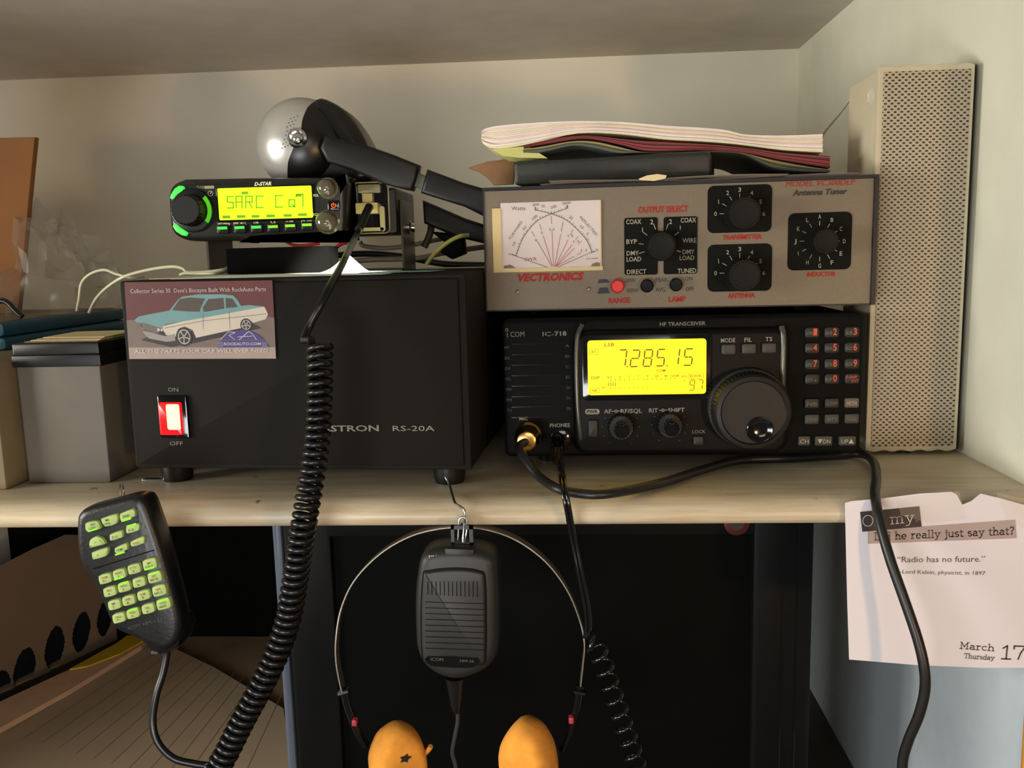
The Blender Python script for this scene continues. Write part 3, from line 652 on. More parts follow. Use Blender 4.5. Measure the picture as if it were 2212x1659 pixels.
# right end of the body with microphone socket
BF = Fr((0, .722, 0))
m = MB(); a = BF.px(768, 505); b_ = BF.px(838, 393)
edge = mat('lit_edge_tint', (170, 160, 110), .3, .6)  # highlight painted as a pale line round the socket opening
m.use(edge).line(BF, rr(a[0], a[1], b_[0], b_[1], .004), .0009, .0006, True)
m.use(K['gloss']).flat(BF, rr(a[0]+.001, a[1]+.001, b_[0]-.001, b_[1]-.001, .003), .0004)
a = BF.px(775, 418); b_ = BF.px(822, 398); m.use(mat('smoky_clear_plastic', (128, 122, 84), .3)).prism(BF, rr(a[0], a[1], b_[0], b_[1], .001), .0004, .003, .0005)
a = BF.px(773, 463); b_ = BF.px(820, 438); m.use(mat('clear_plug_plastic', (206, 190, 120), .3)).prism(BF, rr(a[0], a[1], b_[0], b_[1], .001), .0004, .008, .001)
a = BF.px(785, 440); b_ = BF.px(806, 418); m.prism(BF, rr(a[0], a[1], b_[0], b_[1]), .0004, .004, .0005)
a = BF.px(775, 500); b_ = BF.px(830, 491); m.use(mat('beige_socket_frame', (190, 182, 128), .4)).prism(BF, rr(a[0], a[1], b_[0], b_[1], .002), .0004, .002)
a = BF.px(823, 500); b_ = BF.px(831, 445); m.prism(BF, rr(a[0], a[1], b_[0], b_[1], .002), .0004, .002)
m.build('microphone_socket', None, mr)
q = BF.pt(880, 450); MB().lathe(Fr((-.1352, .760, ZT+.036), (0, 1, 0)), (0, 0), [(.006, 0), (.006, .002), (.004, .003), (.004, .006)], 16).build('bracket_screw', K['chrome'], mr)
# head
P = [(363, 452), (363, 418), (371, 400), (392, 389), (430, 386), (735, 382), (745, 388), (748, 400), (746, 500), (740, 512), (560, 522), (540, 525), (500, 520), (420, 521), (388, 514), (369, 496)]
hp = smooth_closed(poly(FH, P), 4)
MB().prism(FH, hp, -.021, 0, .005, 4, .003).build('head_unit', mat('satin_black_head', (30, 31, 27), .28, var=.1), mr)
m = MB(); grn = mat('green_backlight', (150, 255, 0), .35, emit=(196, 255, 20), es=1.15, var=0)
dd = poly(FH, [(475, 477), (677, 471), (675, 401), (471, 410)])
m.use(K['gloss']).prism(FH, offset(dd, -.0016), -.001, .0007, .0004)
m.use(grn).prism(FH, rr((dd[0][0]+dd[3][0])/2, dd[0][1]+.0004, dd[1][0], dd[2][1], .001), 0, .0011)
gs = mat('lcd_green_segment', (60, 120, 0), .5, emit=(130, 190, 10), es=.5, var=0); m.use(gs)
def dsp(x, y): return (340+x/5.027, 360+y/5.027)
GL14 = {'S': [[(1, 1), (0, 1), (0, .52), (1, .48), (1, 0), (0, 0)]], 'A': [[(0, 0), (0, 1), (1, 1), (1, 0)], [(0, .5), (1, .5)]], 'R': [[(0, 0), (0, 1), (1, 1), (1, .5), (0, .5)], [(.5, .5), (1, 0)]], 'C': [[(1, 1), (0, 1), (0, 0), (1, 0)]],
        'q': [[(0, 0), (0, .75), (1, .75), (1, 0), (0, 0)], [(.55, .25), (1.1, -.05)]], '7': [[(0, .8), (.1, 1), (1, 1), (1, 0)]]}
for ch, x, y, w, h in (('S', 765, 450, 65, 125), ('A', 860, 448, 65, 125), ('R', 965, 447, 70, 125), ('C', 1080, 445, 75, 125), ('C', 1290, 440, 75, 125), ('q', 1435, 435, 60, 100), ('7', 1510, 432, 75, 130)):
    for st in GL14[ch]: m.line(FH, [FH.px(*dsp(x+a*w, y-b*h)) for a, b in st], .0009, .0012)
for x, y, w in ((755, 545, 80), (915, 540, 90), (1070, 538, 80), (1235, 533, 90), (1420, 528, 85), (1580, 520, 95), (955, 285, 70), (1540, 310, 60)):
    a = FH.px(*dsp(x-w/2, y+18)); b_ = FH.px(*dsp(x+w/2, y-14)); m.flat(FH, rr(a[0], a[1], b_[0], b_[1]), .0012)
m.build('display', None, mr, smooth=0, label='bright green lit display')
dcn = FH.px(416, 455, 0)
m = MB(); R1 = FH.len(416, 455, 46); m.lathe(FH, dcn, [(R1, 0), (R1, .002), (R1*.92, .003), (R1*.7, .003)], 40)
m.rings([[FH(u, w, d) for u, w in gear(dcn, q_, 24, .03)] for q_, d in ((R1*.74, .003), (R1*.70, .012), (R1*.62, .0135))], False, True)
dl = m.build('main_dial', K['dark'], mr)
glow = mat('green_lit_key', (60, 255, 60), .4, emit=(50, 255, 70), es=.95, var=0); glow2 = mat('dim_green_lit_ring', (60, 160, 10), .4, emit=(80, 200, 10), es=.6, var=0)
for nm, PP, gm, h_ in (('lit_key', [(150, 345), (158, 305), (200, 240), (245, 210), (285, 212), (300, 230), (285, 270), (240, 315), (205, 355), (180, 358)], glow, .0026), ('lit_key', [(180, 650), (190, 622), (225, 612), (270, 650), (330, 705), (335, 730), (318, 752), (280, 745), (215, 705)], glow, .0026)):
    MB().prism(FH, poly(FH, [dsp(*p) for p in PP]), 0, h_, .0008).build(nm, gm, mr, label='glowing green key')
m = MB(); m.flat(FH, [(dcn[0]+R1*.97*math.cos(t), dcn[1]+R1*.97*math.sin(t)) for t in [math.radians(-38+k*8) for k in range(11)]]+[(dcn[0]+R1*.78*math.cos(t), dcn[1]+R1*.78*math.sin(t)) for t in [math.radians(42-k*8) for k in range(11)]], .00325)
m.build('lit_ring', glow2, dl)
for x, y in ((483, 495), (520, 494), (556, 493), (592, 492), (629, 490), (665, 488)):
    u, w_ = FH.px(x, y); a = FH.len(x, y, 25)/2; b = FH.len(x, y, 19)/2
    m = MB(); m.use(K['dark']).prism(FH, rr(u-a, w_-b, u+a, w_+b, .0012), -.0005, .0025, .0008)
    m.use(glow if x < 560 else mat('lime_lit_bar', (120, 230, 30), .4, emit=(120, 225, 30), es=.8, var=0)).flat(FH, rr(u-a*.82, w_-b*.05, u+a*.82, w_+b*.5), .00265)
    m.build('front_button', None, mr)
for x, y, r_ in ((706, 406, 18), (706, 479, 21)):
    cc = FH.px(x, y, .004); r = FH.len(x, y, r_)
    m = MB(); m.lathe(FH, cc, [(r*1.25, 0), (r*1.25, .001), (r*1.05, .0015), (r, .009), (r*.8, .0115), (r*.4, .0128), (.0001, .013)], 32); m.build('side_knob', mat('glossy_grey_knob', (88, 84, 66), .14, var=.05, coat=.6), mr)
u, w_ = FH.px(722, 444); a = FH.len(722, 444, 26)/2
MB().prism(FH, rr(u-a, w_-a*.8, u+a, w_+a*.8, .0015), -.0005, .002, .0008).build('power_button', K['gloss'], mr)
m = MB(); og = mat('orange_lit_symbol', (255, 110, 30), .5, emit=(255, 110, 30), es=.9, var=0); m.use(og)
m.line(FH, [(u+.0016*math.cos(math.radians(t)), w_+.0016*math.sin(math.radians(t))) for t in range(125, 416, 20)], .0005, .0023); m.line(FH, [(u, w_), (u, w_+.002)], .0005, .0023)
m.use(K['white'])
wl = mat('bright_white_ink', (225, 220, 190), .5); m.use(wl)
m.text(FH, 'D-STAR', (550, 401.5), (589, 400), 7, .0004, .3, .04)
for s_, x0, x1, y in (('VFO/MHz', 470, 498, 487), ('M/CALL', 505, 533, 485.5), ('DR', 548.5, 560, 484), ('CS', 585, 596, 482.5), ('LOW', 618, 635, 481.5), ('MONI', 651, 674, 480)): m.text(FH, s_, (x0, y), (x1, y-.5), 6, .0004, bold=.03)
m.text(FH, 'VOL', (677, 425), (689, 424.8), 5, .0009, bold=.02); m.text(FH, 'SQL', (677, 466), (690, 465.8), 5, .0009, bold=.02)
m.line(FH, circ(FH.px(455, 418), .0020, 14), .0004, .0004, True); m.line(FH, [FH.px(455, 418), FH.px(459, 414)], .0005, .0004)
a = FH.px(442, 408); b_ = FH.px(463, 401); m.use(mat('tan_label', (150, 142, 110), .5)).flat(FH, rr(a[0], a[1], b_[0], b_[1], .0005), .0004); m.text(FH, 'TUNE', (425, 407), (441, 407), 5, .0004)
m.use(mat('tan_label', (150, 142, 110), .5)); a = FH.px(408, 503); b_ = FH.px(423, 496); m.flat(FH, rr(a[0], a[1], b_[0], b_[1], .0006), .0004)
m.build('lettering', None, mr, smooth=0)

# black block and papers on the power supply
x0, z0 = yfr(.668).px(491, 593); x1, z1 = yfr(.668).px(710, 531)
tag(MB().box(yfr(.668), x0, x1, ZT+.0009, z1, -.028, 0, .0008).build('block', mat('foam_black', (5, 5, 5), .9, spec=.08)), 'plain matte black block under the green lit radio', 'block')
def sheet(name, pts, z, th, m_, label, cat='paper', parent=None):
    mb = MB(); n = len(pts); v0 = [mb.V(Vector((p[0], p[1], z))) for p in pts]; v1 = [mb.V(Vector((p[0], p[1], z+th))) for p in pts]
    mb.face(v0[::-1]); mb.face(v1)
    for i in range(n): j = (i+1) % n; mb.face((v0[i], v0[j], v1[j], v1[i]))
    return tag(mb.build(name, m_, smooth=0), label, cat)
wp = mat('bright_white_paper', (246, 244, 236), .9, var=.01)
def topy(x, Y): 
    return (x, Y)
sheet('note_paper', [(-.262, .572), (-.118, .563), (-.116, .640), (-.135, .705), (-.262, .71)], ZT+.0001, .0005, wp, 'white paper lying on the power supply, brightly lit in front of the bracket')
o = MB().grid(lambda a, b: Vector((-.182+.030*a+.004*b, .640+.02*b, ZT+.0008+.014*b*max(0, 1-abs(a-.45)*2))), 8, 5).build('folded_slip', wp, solid=.0004); tag(o, 'small white slip folded up into a peak beside the hanging cord', 'paper')
sheet('paper_slip', [(-.140, .59), (-.09, .585), (-.086, .625), (-.132, .63)], ZT+.0007, .0004, mat('teal_card', (120, 178, 160), .6), 'teal slip of card at the right front edge of the power supply top')
sheet('paper_sheet', [(-.283, .585), (-.266, .583), (-.262, .66), (-.281, .655)], ZT+.0001, .0006, mat('cream_card', (226, 208, 160), .7), 'cream sheet under the white cords on the power supply')

# ================================================================== HEADSET lying behind and on the mobile radio
hs = thing('headset', 'black headset with a silver ear cup resting on top of the green lit radio', 'headset', (-.19, .75, .2035))
HF = yfr(.738)
silver = mat('silver_plastic', (198, 196, 192), .28, .55, var=.03, scale=300, bump=.05)
cc = HF.px(650, 300); rx = HF.len(650, 300, 194)/2 if False else HF.len(650, 300, 97)
zt_ = HF.px(650, 209)[1]; zc_ = (zt_+.2039)/2; ry = (zt_-.2039)/2; cc = (cc[0], zc_)
m = MB(); n = 96
rg = []
for k in range(31):
    t = PI/2*k/30; rad = math.cos(t); rad = max(rad, .002); rg.append([HF(cc[0]+rx*rad*math.cos(2*PI*j/n), cc[1]+ry*rad*math.sin(2*PI*j/n), -.004+.030*math.sin(t)) for j in range(n)])
m.use(silver).rings([[HF(cc[0]+rx*.96*math.cos(2*PI*j/n), cc[1]+ry*.96*math.sin(2*PI*j/n), -.012) for j in range(n)]]+rg)
satin = mat('dark_satin_plastic', (14, 14, 13), .3, var=.1)
cup = m.build('ear_cup_shell', silver, hs, label='silver shell of the ear cup')
m = MB(); md = None
m = MB(); SE = [(676, 205), (664, 232), (658, 262), (658, 290), (642, 322), (628, 352), (619, 392)]
def seam_u(w):
    q = sorted((b_, a_) for a_, b_ in poly(HF, SE, .016)); w = min(max(w, q[0][0]), q[-1][0])
    for (w0_, u0_), (w1_, u1_) in zip(q, q[1:]):
        if w <= w1_: return u0_+(u1_-u0_)*(w-w0_)/(w1_-w0_)
def dk(a_, b_):
    w = zc_+ry*.995*math.sin((b_-.5)*PI); ue = rx*math.sqrt(max(1-((w-zc_)/ry)**2, 0)); us = min(seam_u(w), cc[0]+ue); u = us+(cc[0]+ue-us)*math.sin(a_*PI/2)
    q = 1-((u-cc[0])/rx)**2-((w-zc_)/ry)**2; return HF(u, w, -.0036+.030*math.sqrt(max(q, 0)))
m.grid(dk, 24, 40); m.build('dark_cover', satin, cup)
m = MB(); md = mat('mic_hole_dark', (70, 68, 64), .6)
def dome(u, w): 
    q = 1-((u-cc[0])/rx)**2-((w-cc[1])/ry)**2; return -.004+.030*math.sqrt(max(q, 0))
for i_ in range(8):
    for j_ in range(3):
        px_ = 613+i_*4.2*math.sin(.35)+j_*7-(4 if i_ > 4 else 0)+(i_*1.6); py_ = 322-i_*9.2-j_*3
        u, w = HF.px(px_, py_, .02)
        F_ = Fr(HF(u, w, dome(u, w)+.0003)); m.flat(F_, circ((0, 0), .00055, 6), 0)
u, w = HF.px(590, 272, .012)
m.build('vent_hole', md, cup, smooth=0)
PP = [(672, 208), (705, 213), (738, 236), (766, 272), (786, 310), (796, 345), (790, 388), (720, 392), (650, 392), (636, 340), (640, 260)]
bp_ = [(u, max(w, .2039)) for u, w in smooth_closed(poly(HF, PP, .02), 3)]
m = MB(); m.prism(HF, bp_, -.030, .012, .009, 5); m.build('ear_cup_back', satin, hs)
bcc = HF.px(641, 298, .028)
m = MB(); m.lathe(HF, bcc, [(.0078, .020), (.0078, .0272), (.006, .029), (.0052, .0285)], 28); pb = m.build('pivot_ring', K['chrome'], hs)
m = MB(); m.lathe(HF, (bcc[0]+.0008, bcc[1]-.0008), [(.0048*math.cos(PI/2*k/8)+.00001, .028+.0044*math.sin(PI/2*k/8)) for k in range(9)], 24); m.build('pivot_ball', K['chrome'], pb)
def slabpx(F, P, d0, d1, bev, nm, mt, par, at=None, n=3):
    MB().prism(F, smooth_closed(poly(F, P, d1 if at is None else at), n) if n > 1 else poly(F, P, d1), d0, d1, bev, 3).build(nm, mt, par)
bk = K['dark']
slabpx(HF, [(700, 290), (722, 297), (790, 313), (850, 334), (905, 356), (899, 385), (890, 412), (830, 398), (760, 368), (705, 350), (690, 320)], .0175, .030, .003, 'arm', bk, hs, n=1)
slabpx(HF, [(890, 368), (930, 384), (922, 412), (878, 398)], .019, .026, .001, 'slider', mat('grey_slider', (70, 74, 60), .4), hs, n=1)
slabpx(HF, [(922, 365), (1000, 394), (1060, 411), (1066, 478), (1000, 445), (908, 416)], .012, .029, .003, 'headband', bk, hs, n=1)
slabpx(yfr(.765), [(912, 432), (945, 446), (1000, 470), (1062, 490), (1062, 530), (985, 512), (915, 482)], -.012, .012, .003, 'arm', bk, hs, n=1)
slabpx(yfr(.765), [(930, 500), (1000, 505), (1005, 548), (975, 560), (950, 545), (962, 525)], -.01, .006, .003, 'ear_cup', K['dark2'], hs, n=1)

# ================================================================== cables behind
def cable(name, pts, r, m_, label, cat='cable', n=6, sides=8, parent=None):
    o = MB().tube(path3(pts, n), r, sides).build(name, m_, parent, smooth=60)
    if parent is None: tag(o, label, cat)
    return o
gry = mat('grey_cable_sheath', (104, 98, 80), .5); blk = K['rubber']
cable('power_cable', [(778, 522, .80), (785, 531, .80), (830, 536, .80), (880, 531, .80), (950, 517, .80), (1010, 505, .80), (1070, 498, .80)], .0020, gry, 'grey cable running behind the bracket from under the radio')
cable('power_cable', [(640, 560, .815), (720, 552, .815), (800, 548, .815), (880, 556, .815), (960, 570, .815), (1060, 573, .815)], .0030, blk, 'thick black cable lying along the back of the power supply top')
cable('power_cable', [(715, 570, .805), (800, 561, .805), (900, 558, .805), (965, 545, .805), (1070, 530, .805)], .0024, gry, 'second grey cable curving behind the folded white slip')
cable('wire', [(921, 571, .745), (935, 552, .745), (955, 533, .745), (975, 519, .745), (995, 510, .745), (1012, 508, .75)], .0019, mat('yellow_wire_sheath', (206, 200, 110), .4), 'pale yellow wire arching up right of the bracket', 'wire')
cable('cable', [(916, 534, .79), (925, 515, .79), (931, 495, .79), (930, 470, .79), (925, 455, .79)], .0032, mat('olive_cable', (76, 72, 52), .5), 'olive grey cable standing up behind the headset arms')
cable('wire', [(690, 538, .775), (712, 545, .775), (735, 528, .775), (750, 524, .775)], .0016, mat('red_wire_sheath', (190, 44, 34), .4), 'short red wire beside the black block', 'wire')
cable('wire', [(618, 522, .775), (632, 529, .775), (652, 531, .775), (690, 526, .775)], .0014, mat('red_wire_sheath', (190, 44, 34), .4), 'thin red wire just under the green lit radio', 'wire')
sheet('white_bag_edge'[:0] or 'plastic_slip', [(-.13, .76), (-.06, .752), (-.058, .80), (-.13, .81)], ZT+.0001, .0006, mat('cream_card', (226, 208, 160), .7), 'cream slip lying at the right rear of the power supply top')
ww = mat('ivory_wire', (206, 202, 170), .4)
cable('cord', [(166, 672, .70), (171, 645, .70), (176, 612, .70), (195, 592, .70), (225, 583, .70), (252, 592, .70), (285, 600, .70), (310, 598, .71)], .0012, ww, 'ivory cord looping left of the power supply, the outer one', 'cord')
cable('cord', [(192, 676, .695), (208, 645, .695), (235, 618, .695), (270, 597, .69), (320, 583, .69), (370, 576, .69), (395, 580, .69), (405, 588, .69), (440, 588, .69), (480, 583, .69), (498, 577, .70)], .0013, ww, 'ivory cord crossing the power supply top to the black block', 'cord')
cable('cord', [(388, 594, .675), (400, 590, .675), (430, 591, .675), (470, 590, .675), (490, 585, .70)], .0011, ww, 'short ivory cord end lying nearest the photo card', 'cord')

# ================================================================== LEFT END of the shelf
crd = mat('beige_box_paint', (122, 108, 80), .6, var=.06, scale=20)
bx = thing('storage_box', 'cream box at the far left end of the shelf', 'box', (-.45, .66, 0))
xr = PZ(46, 1045, 0).x
MB().box(yfr(.550), -.56, xr, .0, .0855, -.27, 0, .0015).build('body', crd, bx)
gb = thing('tub', 'grey tub with a black lid between the cream box and the power supply', 'tub', (-.35, .61, 0))
GF = yfr(.566); a = PZ(61, 1045, 0).x; b2 = PZ(240, 1043, 0).x
MB().box(GF, a, b2, 0, .083, -.075, 0, .002).build('body', mat('grey_beige_plastic', (98, 91, 80), .55, var=.04), gb)
m = MB(); m.box(GF, a-.0015, b2+.0015, .0805, .0885, -.0765, .0015, .0006); m.box(GF, a-.0008, b2+.0008, .0885, .0965, -.0758, .0008, .001)
m.build('lid', K['dark'], gb)
for i in range(4):
    z = .0967+i*.0006
    sheet('paper_scrap', [(a+.004+i*.002, .572+i*.004), (b2-.002, .570+i*.003), (b2-.004, .636), (a+.008, .638-i*.003)], z, .0005, (mat('tan_scrap', (176, 150, 112), .8), mat('cream_card', (226, 208, 160), .7))[i % 2], ('lowest tan paper scrap on the black tub lid', 'cream paper scrap second from the bottom on the black tub lid', 'tan paper scrap second from the top on the black tub lid', 'cream paper scrap on top of the pile on the black tub lid')[i])
tr = thing('case', 'flat dark blue case lying on the cream box at the far left', 'case', (-.50, .72, .0855))
p = PY(8, 705, .63); 
blu = mat('slate_blue_plastic', (40, 84, 100), .45, var=.08)
m = MB(); m.box(yfr(.63), -.60, p.x, .0858, .0955, -.185, 0, .003); m.box(yfr(.6306), -.599, p.x-.0008, .0958, .1065, -.184, 0, .003)
m.build('body', blu, tr)
m = MB(); m.box(yfr(.635), -.597, p.x-.006, .1062, .1072, -.170, 0, .0005); m.build('lid_panel', mat('dusty_tan_top', (120, 106, 84), .8, var=.2, scale=40), tr)
# brown envelope standing on the case
EF = Fr((0, .735, 0)); e = [EF.px(-160, 300), EF.px(75, 296), EF.px(62, 430), EF.px(50, 560), EF.px(36, 660), EF.px(-160, 660)]
e = [(u, max(w, .1073)) for u, w in e]
zb = min(w for u, w in e); e = [(u, w if w > zb+.003 else .1073) for u, w in e]; 
env = MB().prism(EF, e, -.006, 0, .0015, 2).build('envelope', mat('orange_brown_paper', (120, 76, 32), .8, var=.12, scale=12)); tag(env, 'orange brown padded envelope standing at the far left edge', 'envelope')
# crumpled clear bag
pc = PY(150, 585, .74)
def bagf(a_, b_):
    th = a_*2*PI; ph = b_*PI/2; r = 1+.35*noise.noise(Vector((math.cos(th)*1.7, math.sin(th)*1.7, ph*2.5)))+.16*noise.noise(Vector((math.cos(th)*5, math.sin(th)*5, ph*7)))
    return Vector((-.438+.050*r*math.cos(th)*math.cos(ph), .745+.040*r*math.sin(th)*math.cos(ph), .1076+.072*r*math.sin(ph)*(1-.25*math.cos(th+.6))))
bagm = mat('crumpled_clear_plastic', (150, 140, 124), .3, var=.05, alpha=.16)
m = MB(); m.grid(bagf, 40, 16); bmesh.ops.remove_doubles(m.bm, verts=m.bm.verts, dist=.0005)
bag = m.build('plastic_bag', bagm, smooth=25); tag(bag, 'crumpled clear plastic bag on the blue case, in front of the back wall', 'bag')
cable('audio_cord', [(-20, 655, .66), (4, 650, .66), (18, 655, .66), (30, 668, .66), (40, 678, .66), (48, 684, .66)], .0022, blk, 'black cord end lying on the blue case at the left edge', 'cord')
# small metal clip in front of the power supply foot
q0 = PZ(305, 1036, .0016); q1 = PZ(362, 1034, .0016)
tag(MB().box(Fr((0, q0.y+.001, 0)), q0.x, q1.x, .0002, .0014, -.006, 0, .0004).build('metal_strip', K['chrome']), 'little shiny metal strip lying in front of the power supply left foot', 'metal strip')

# ================================================================== THINGS ON THE TUNER
TZ = .1080+UH
def wavy(name, P, Yf, depth, mats, n, label, cat, lift=0, yaw=-.0534, parent=None):
    """P: (px, ytop, ybottom) across the front plane; n leaves of alternating materials"""
    F = yawf((.06, Yf, 0), yaw)
    T = spline([(x, t, b) for x, t, b in P], 4); m = MB()
    for k in range(n):
        m.use(mats[k % len(mats)]); fr = []; back = []
        j = .0010*math.sin(k*2.1)
        up_ = [F.px(x, b+(t-b)*(k+.97)/n) for x, t, b in T]; lo = [F.px(x, b+(t-b)*k/n) for x, t, b in T]
        R = []
        for d in (.0+j, -depth+j):
            R.append([F(u, w, d) for u, w in lo]+[F(u, w, d) for u, w in reversed(up_)])
        m.rings(R)
    return tag(m.build(name, None, parent, smooth=30), label, cat)
pk = mat('page_pinkish_white', (226, 206, 200), .8); cr = mat('page_cream', (222, 214, 176), .8); wh2 = mat('page_white', (232, 226, 214), .8); ylw = mat('page_yellow_green', (196, 196, 120), .8)
A_t = [(1040, 286), (1047, 279), (1077, 272), (1153, 265.6), (1248, 262), (1343, 264), (1438, 272), (1510, 276), (1565, 281), (1612, 291), (1691, 293), (1777, 290)]
A_b = [303, 313, 321, 309, 288, 290, 301, 305, 309, 314, 324, 329]
wavy('catalogue', [(x, t, b) for (x, t), b in zip(A_t, A_b)], .646, .13, [cr, wh2, pk, wh2, pk, wh2, pk], 11, 'thick white paged catalogue on top of the pile, curling at the left', 'catalogue')
rd = mat('page_crimson', (150, 52, 58), .6); mr_ = mat('page_maroon', (92, 48, 46), .6); nv = mat('page_navy', (44, 46, 60), .6)
B_ = [(1131, 316.5, 319), (1191, 300, 309), (1248, 293, 300), (1286, 293.5, 301.5), (1343, 299.5, 313), (1390, 303.5, 325), (1438, 306, 327), (1533, 311.5, 325), (1612, 319, 330.5), (1691, 329, 346), (1770, 335, 359), (1793, 336.5, 363)]
wavy('magazine', B_, .643, .12, [mr_, rd, mr_, rd, rd, nv], 9, 'crimson edged magazine squeezed beneath the white catalogue', 'magazine')
g1 = mat('page_green_grey', (92, 104, 74), .6); g2 = mat('page_slate', (80, 84, 82), .6); g3 = mat('page_ochre', (176, 148, 74), .6)
C_ = [(1130, 321.5, 328), (1172, 315.5, 328), (1238, 304, 314.5), (1286, 305, 320), (1333, 315, 330), (1381, 327.3, 330), (1438, 329.3, 331.5), (1533, 326.5, 329), (1578, 328.2, 329.6), (1612, 331.8, 336), (1669, 344, 362), (1730, 356, 370), (1793, 366, 371.5)]
wavy('magazine', C_, .643, .12, [g2, g1, g1, g2, g3], 6, 'green edged magazine lowest in the pile, drooping over the black case', 'magazine')
# pale flap of the catalogue cover folded under
FB = yawf((.06, .646, 0), -.0534)
m = MB(); fl = poly(FB, [(1061, 322), (1140, 315), (1182, 341), (1120, 340), (1085, 336)]); m.prism(FB, fl, -.04, -.002)
tag(m.build('loose_cover', ylw, smooth=30), 'pale yellow loose cover folded under the left end of the catalogue', 'paper')
# black case, turned slightly
k0 = PY(1108, 372, .652); ka = -.20
KF = yawf((k0.x, .652, 0), ka)
u1_, w1_ = KF.px(1536, 332); u0_, w0_ = KF.px(1108, 346)
MBk = MB().box(KF, u0_, u1_, TZ+.0036, w0_-.0006, -.060, 0, .003)
tag(MBk.build('case', mat('black_leatherette', (36, 37, 33), .5, var=.15, scale=400, bump=.1)), 'flat black case lying on the tuner under the magazines', 'case')
# loose sheets on the tuner top
def leaf(name, x0, x1, y0, y1, z, amp, m_, label, seed):
    c0, s0 = math.cos(-.0534), math.sin(-.0534)
    def fn(a_, b_):
        u = x0+(x1-x0)*a_; v = y0+(y1-y0)*b_; zz = z+amp*(.5+.5*math.sin(a_*9+seed))*(1-b_*.7)
        return Vector((TU.O.x+u*c0-v*s0, TU.O.y+u*s0+v*c0, zz))
    return tag(MB().grid(fn, 36, 6).build(name, m_, solid=.0003, smooth=60), label, 'paper')
leaf('loose_sheet', .040, .250, -.0035, .15, TZ+.0004, .0012, mat('sheet_lilac_white', (214, 204, 206), .8), 'lowest loose white sheet on the tuner top, rippling along the front edge', 0)
leaf('loose_sheet', .046, .205, -.0025, .14, TZ+.0021, .0010, mat('page_white', (232, 226, 214), .8), 'upper loose white sheet directly under the black case', 1.2)
# curled cream tag over the front lip
TF = yawf(TU(0, 0, .0045), -.0534)
m = MB(); m.prism(TF, poly(TF, [(1380, 386), (1398, 379), (1420, 376), (1440, 379), (1437, 386), (1412, 391), (1385, 394)][:6]+[(1381, 389)]), 0, .0006)
tag(m.build('paper_tag', mat('cream_card', (226, 208, 160), .7), smooth=0), 'torn cream tag poking out over the front of the tuner top', 'paper')
# brown curled paper on the left
def brown(a_, b_):
    P0 = spline([PY(1012, 364, .668), PY(1050, 385, .668), PY(1072, 401, .668)], 6); P1 = spline([PY(1012, 362, .668), PY(1055, 349, .672), PY(1108, 347, .680), PY(1112, 352, .69)], 6)
    i = a_*(len(P0)-1); p = P0[int(i)]; k = a_*(len(P1)-1); q = P1[int(k)]
    v = p.lerp(q, b_) + Vector((0, .012*math.sin(b_*PI), 0)); v.z = max(v.z, TZ+.0008) if v.x > -.056 else v.z; return v
m = MB()
pb_ = [(1010, 363), (1052, 349), (1085, 345), (1112, 343), (1110, 398), (1066, 400), (1052, 384), (1035, 372)]
m.prism(yfr(.690), poly(yfr(.690), pb_), -.003, 0, .001)
F9 = yfr(.690)
tag(m.build('wrapping_paper', mat('brown_wrapping_paper', (128, 92, 60), .8, var=.25, scale=40), smooth=30), 'piece of brown paper sticking out left of the black case', 'paper')
leaf('paper_slip', .222, .246, .02, .06, TZ+.0026, .0006, mat('cream_card', (226, 208, 160), .7), 'narrow cream slip at the right end of the tuner top', 2)

# ================================================================== DESKTOP SPEAKER in the corner
sp = thing('desktop_speaker', 'tall beige perforated speaker standing in the right corner', 'speaker', (.24, .65, 0))
SX0, SX1, SYF, SZT = .2090, .2715, .624, .264
spm = mat('speaker_beige_plastic', (196, 186, 158), .5, var=.03)
MB().box(yfr(SYF+.003), SX0, SX1, .002, SZT-.001, -.058, 0, .002).build('cabinet', spm, sp)
MB().box(yfr(SYF+.008), SX1-.001, SX1+.0055, .001, SZT+.0025, -.05, 0, .002).build('rear_shell', mat('dark_olive_shell', (34, 34, 24), .5), sp)
pts = []
n_ = 40
for k in range(n_+1): u = SX0+(SX1-SX0)*k/n_; pts.append((u, .0042-.0016*abs(math.sin(PI*5*k/n_))))
for k in range(n_+1): u = SX1-(SX1-SX0)*k/n_; pts.append((u, SZT+.0012*abs(math.sin(PI*5*k/n_))))
MB().prism(yfr(SYF), pts, -.003, .001, .0007, 2).build('grille_frame', spm, sp)
G = bpy.data.materials.new('perforated_beige_grille'); G.use_nodes = True; nt = G.node_tree; b = nt.nodes['Principled BSDF']; b.inputs['Roughness'].default_value = .55
tc = nt.nodes.new('ShaderNodeTexCoord'); sx = nt.nodes.new('ShaderNodeSeparateXYZ'); nt.links.new(tc.outputs['Object'], sx.inputs[0])
def mth(op, a, b_=None):
    n = nt.nodes.new('ShaderNodeMath'); n.operation = op
    for i, v in enumerate((a, b_)):
        if v is None: continue
        if isinstance(v, (int, float)): n.inputs[i].default_value = v
        else: nt.links.new(v, n.inputs[i])
    return n.outputs[0]
def cell(ox, oz):
    fx = mth('SUBTRACT', mth('FRACT', mth('ADD', mth('MULTIPLY', sx.outputs[0], 1/.0043), 50+ox)), .5); fz = mth('SUBTRACT', mth('FRACT', mth('ADD', mth('MULTIPLY', sx.outputs[2], 1/.0037), 50+oz)), .5)
    return mth('ADD', mth('MULTIPLY', mth('MULTIPLY', fx, fx), 1/.058), mth('MULTIPLY', mth('MULTIPLY', fz, fz), 1/.030))
msk = mth('LESS_THAN', mth('MINIMUM', cell(0, 0), cell(.5, .5)), 1.0)
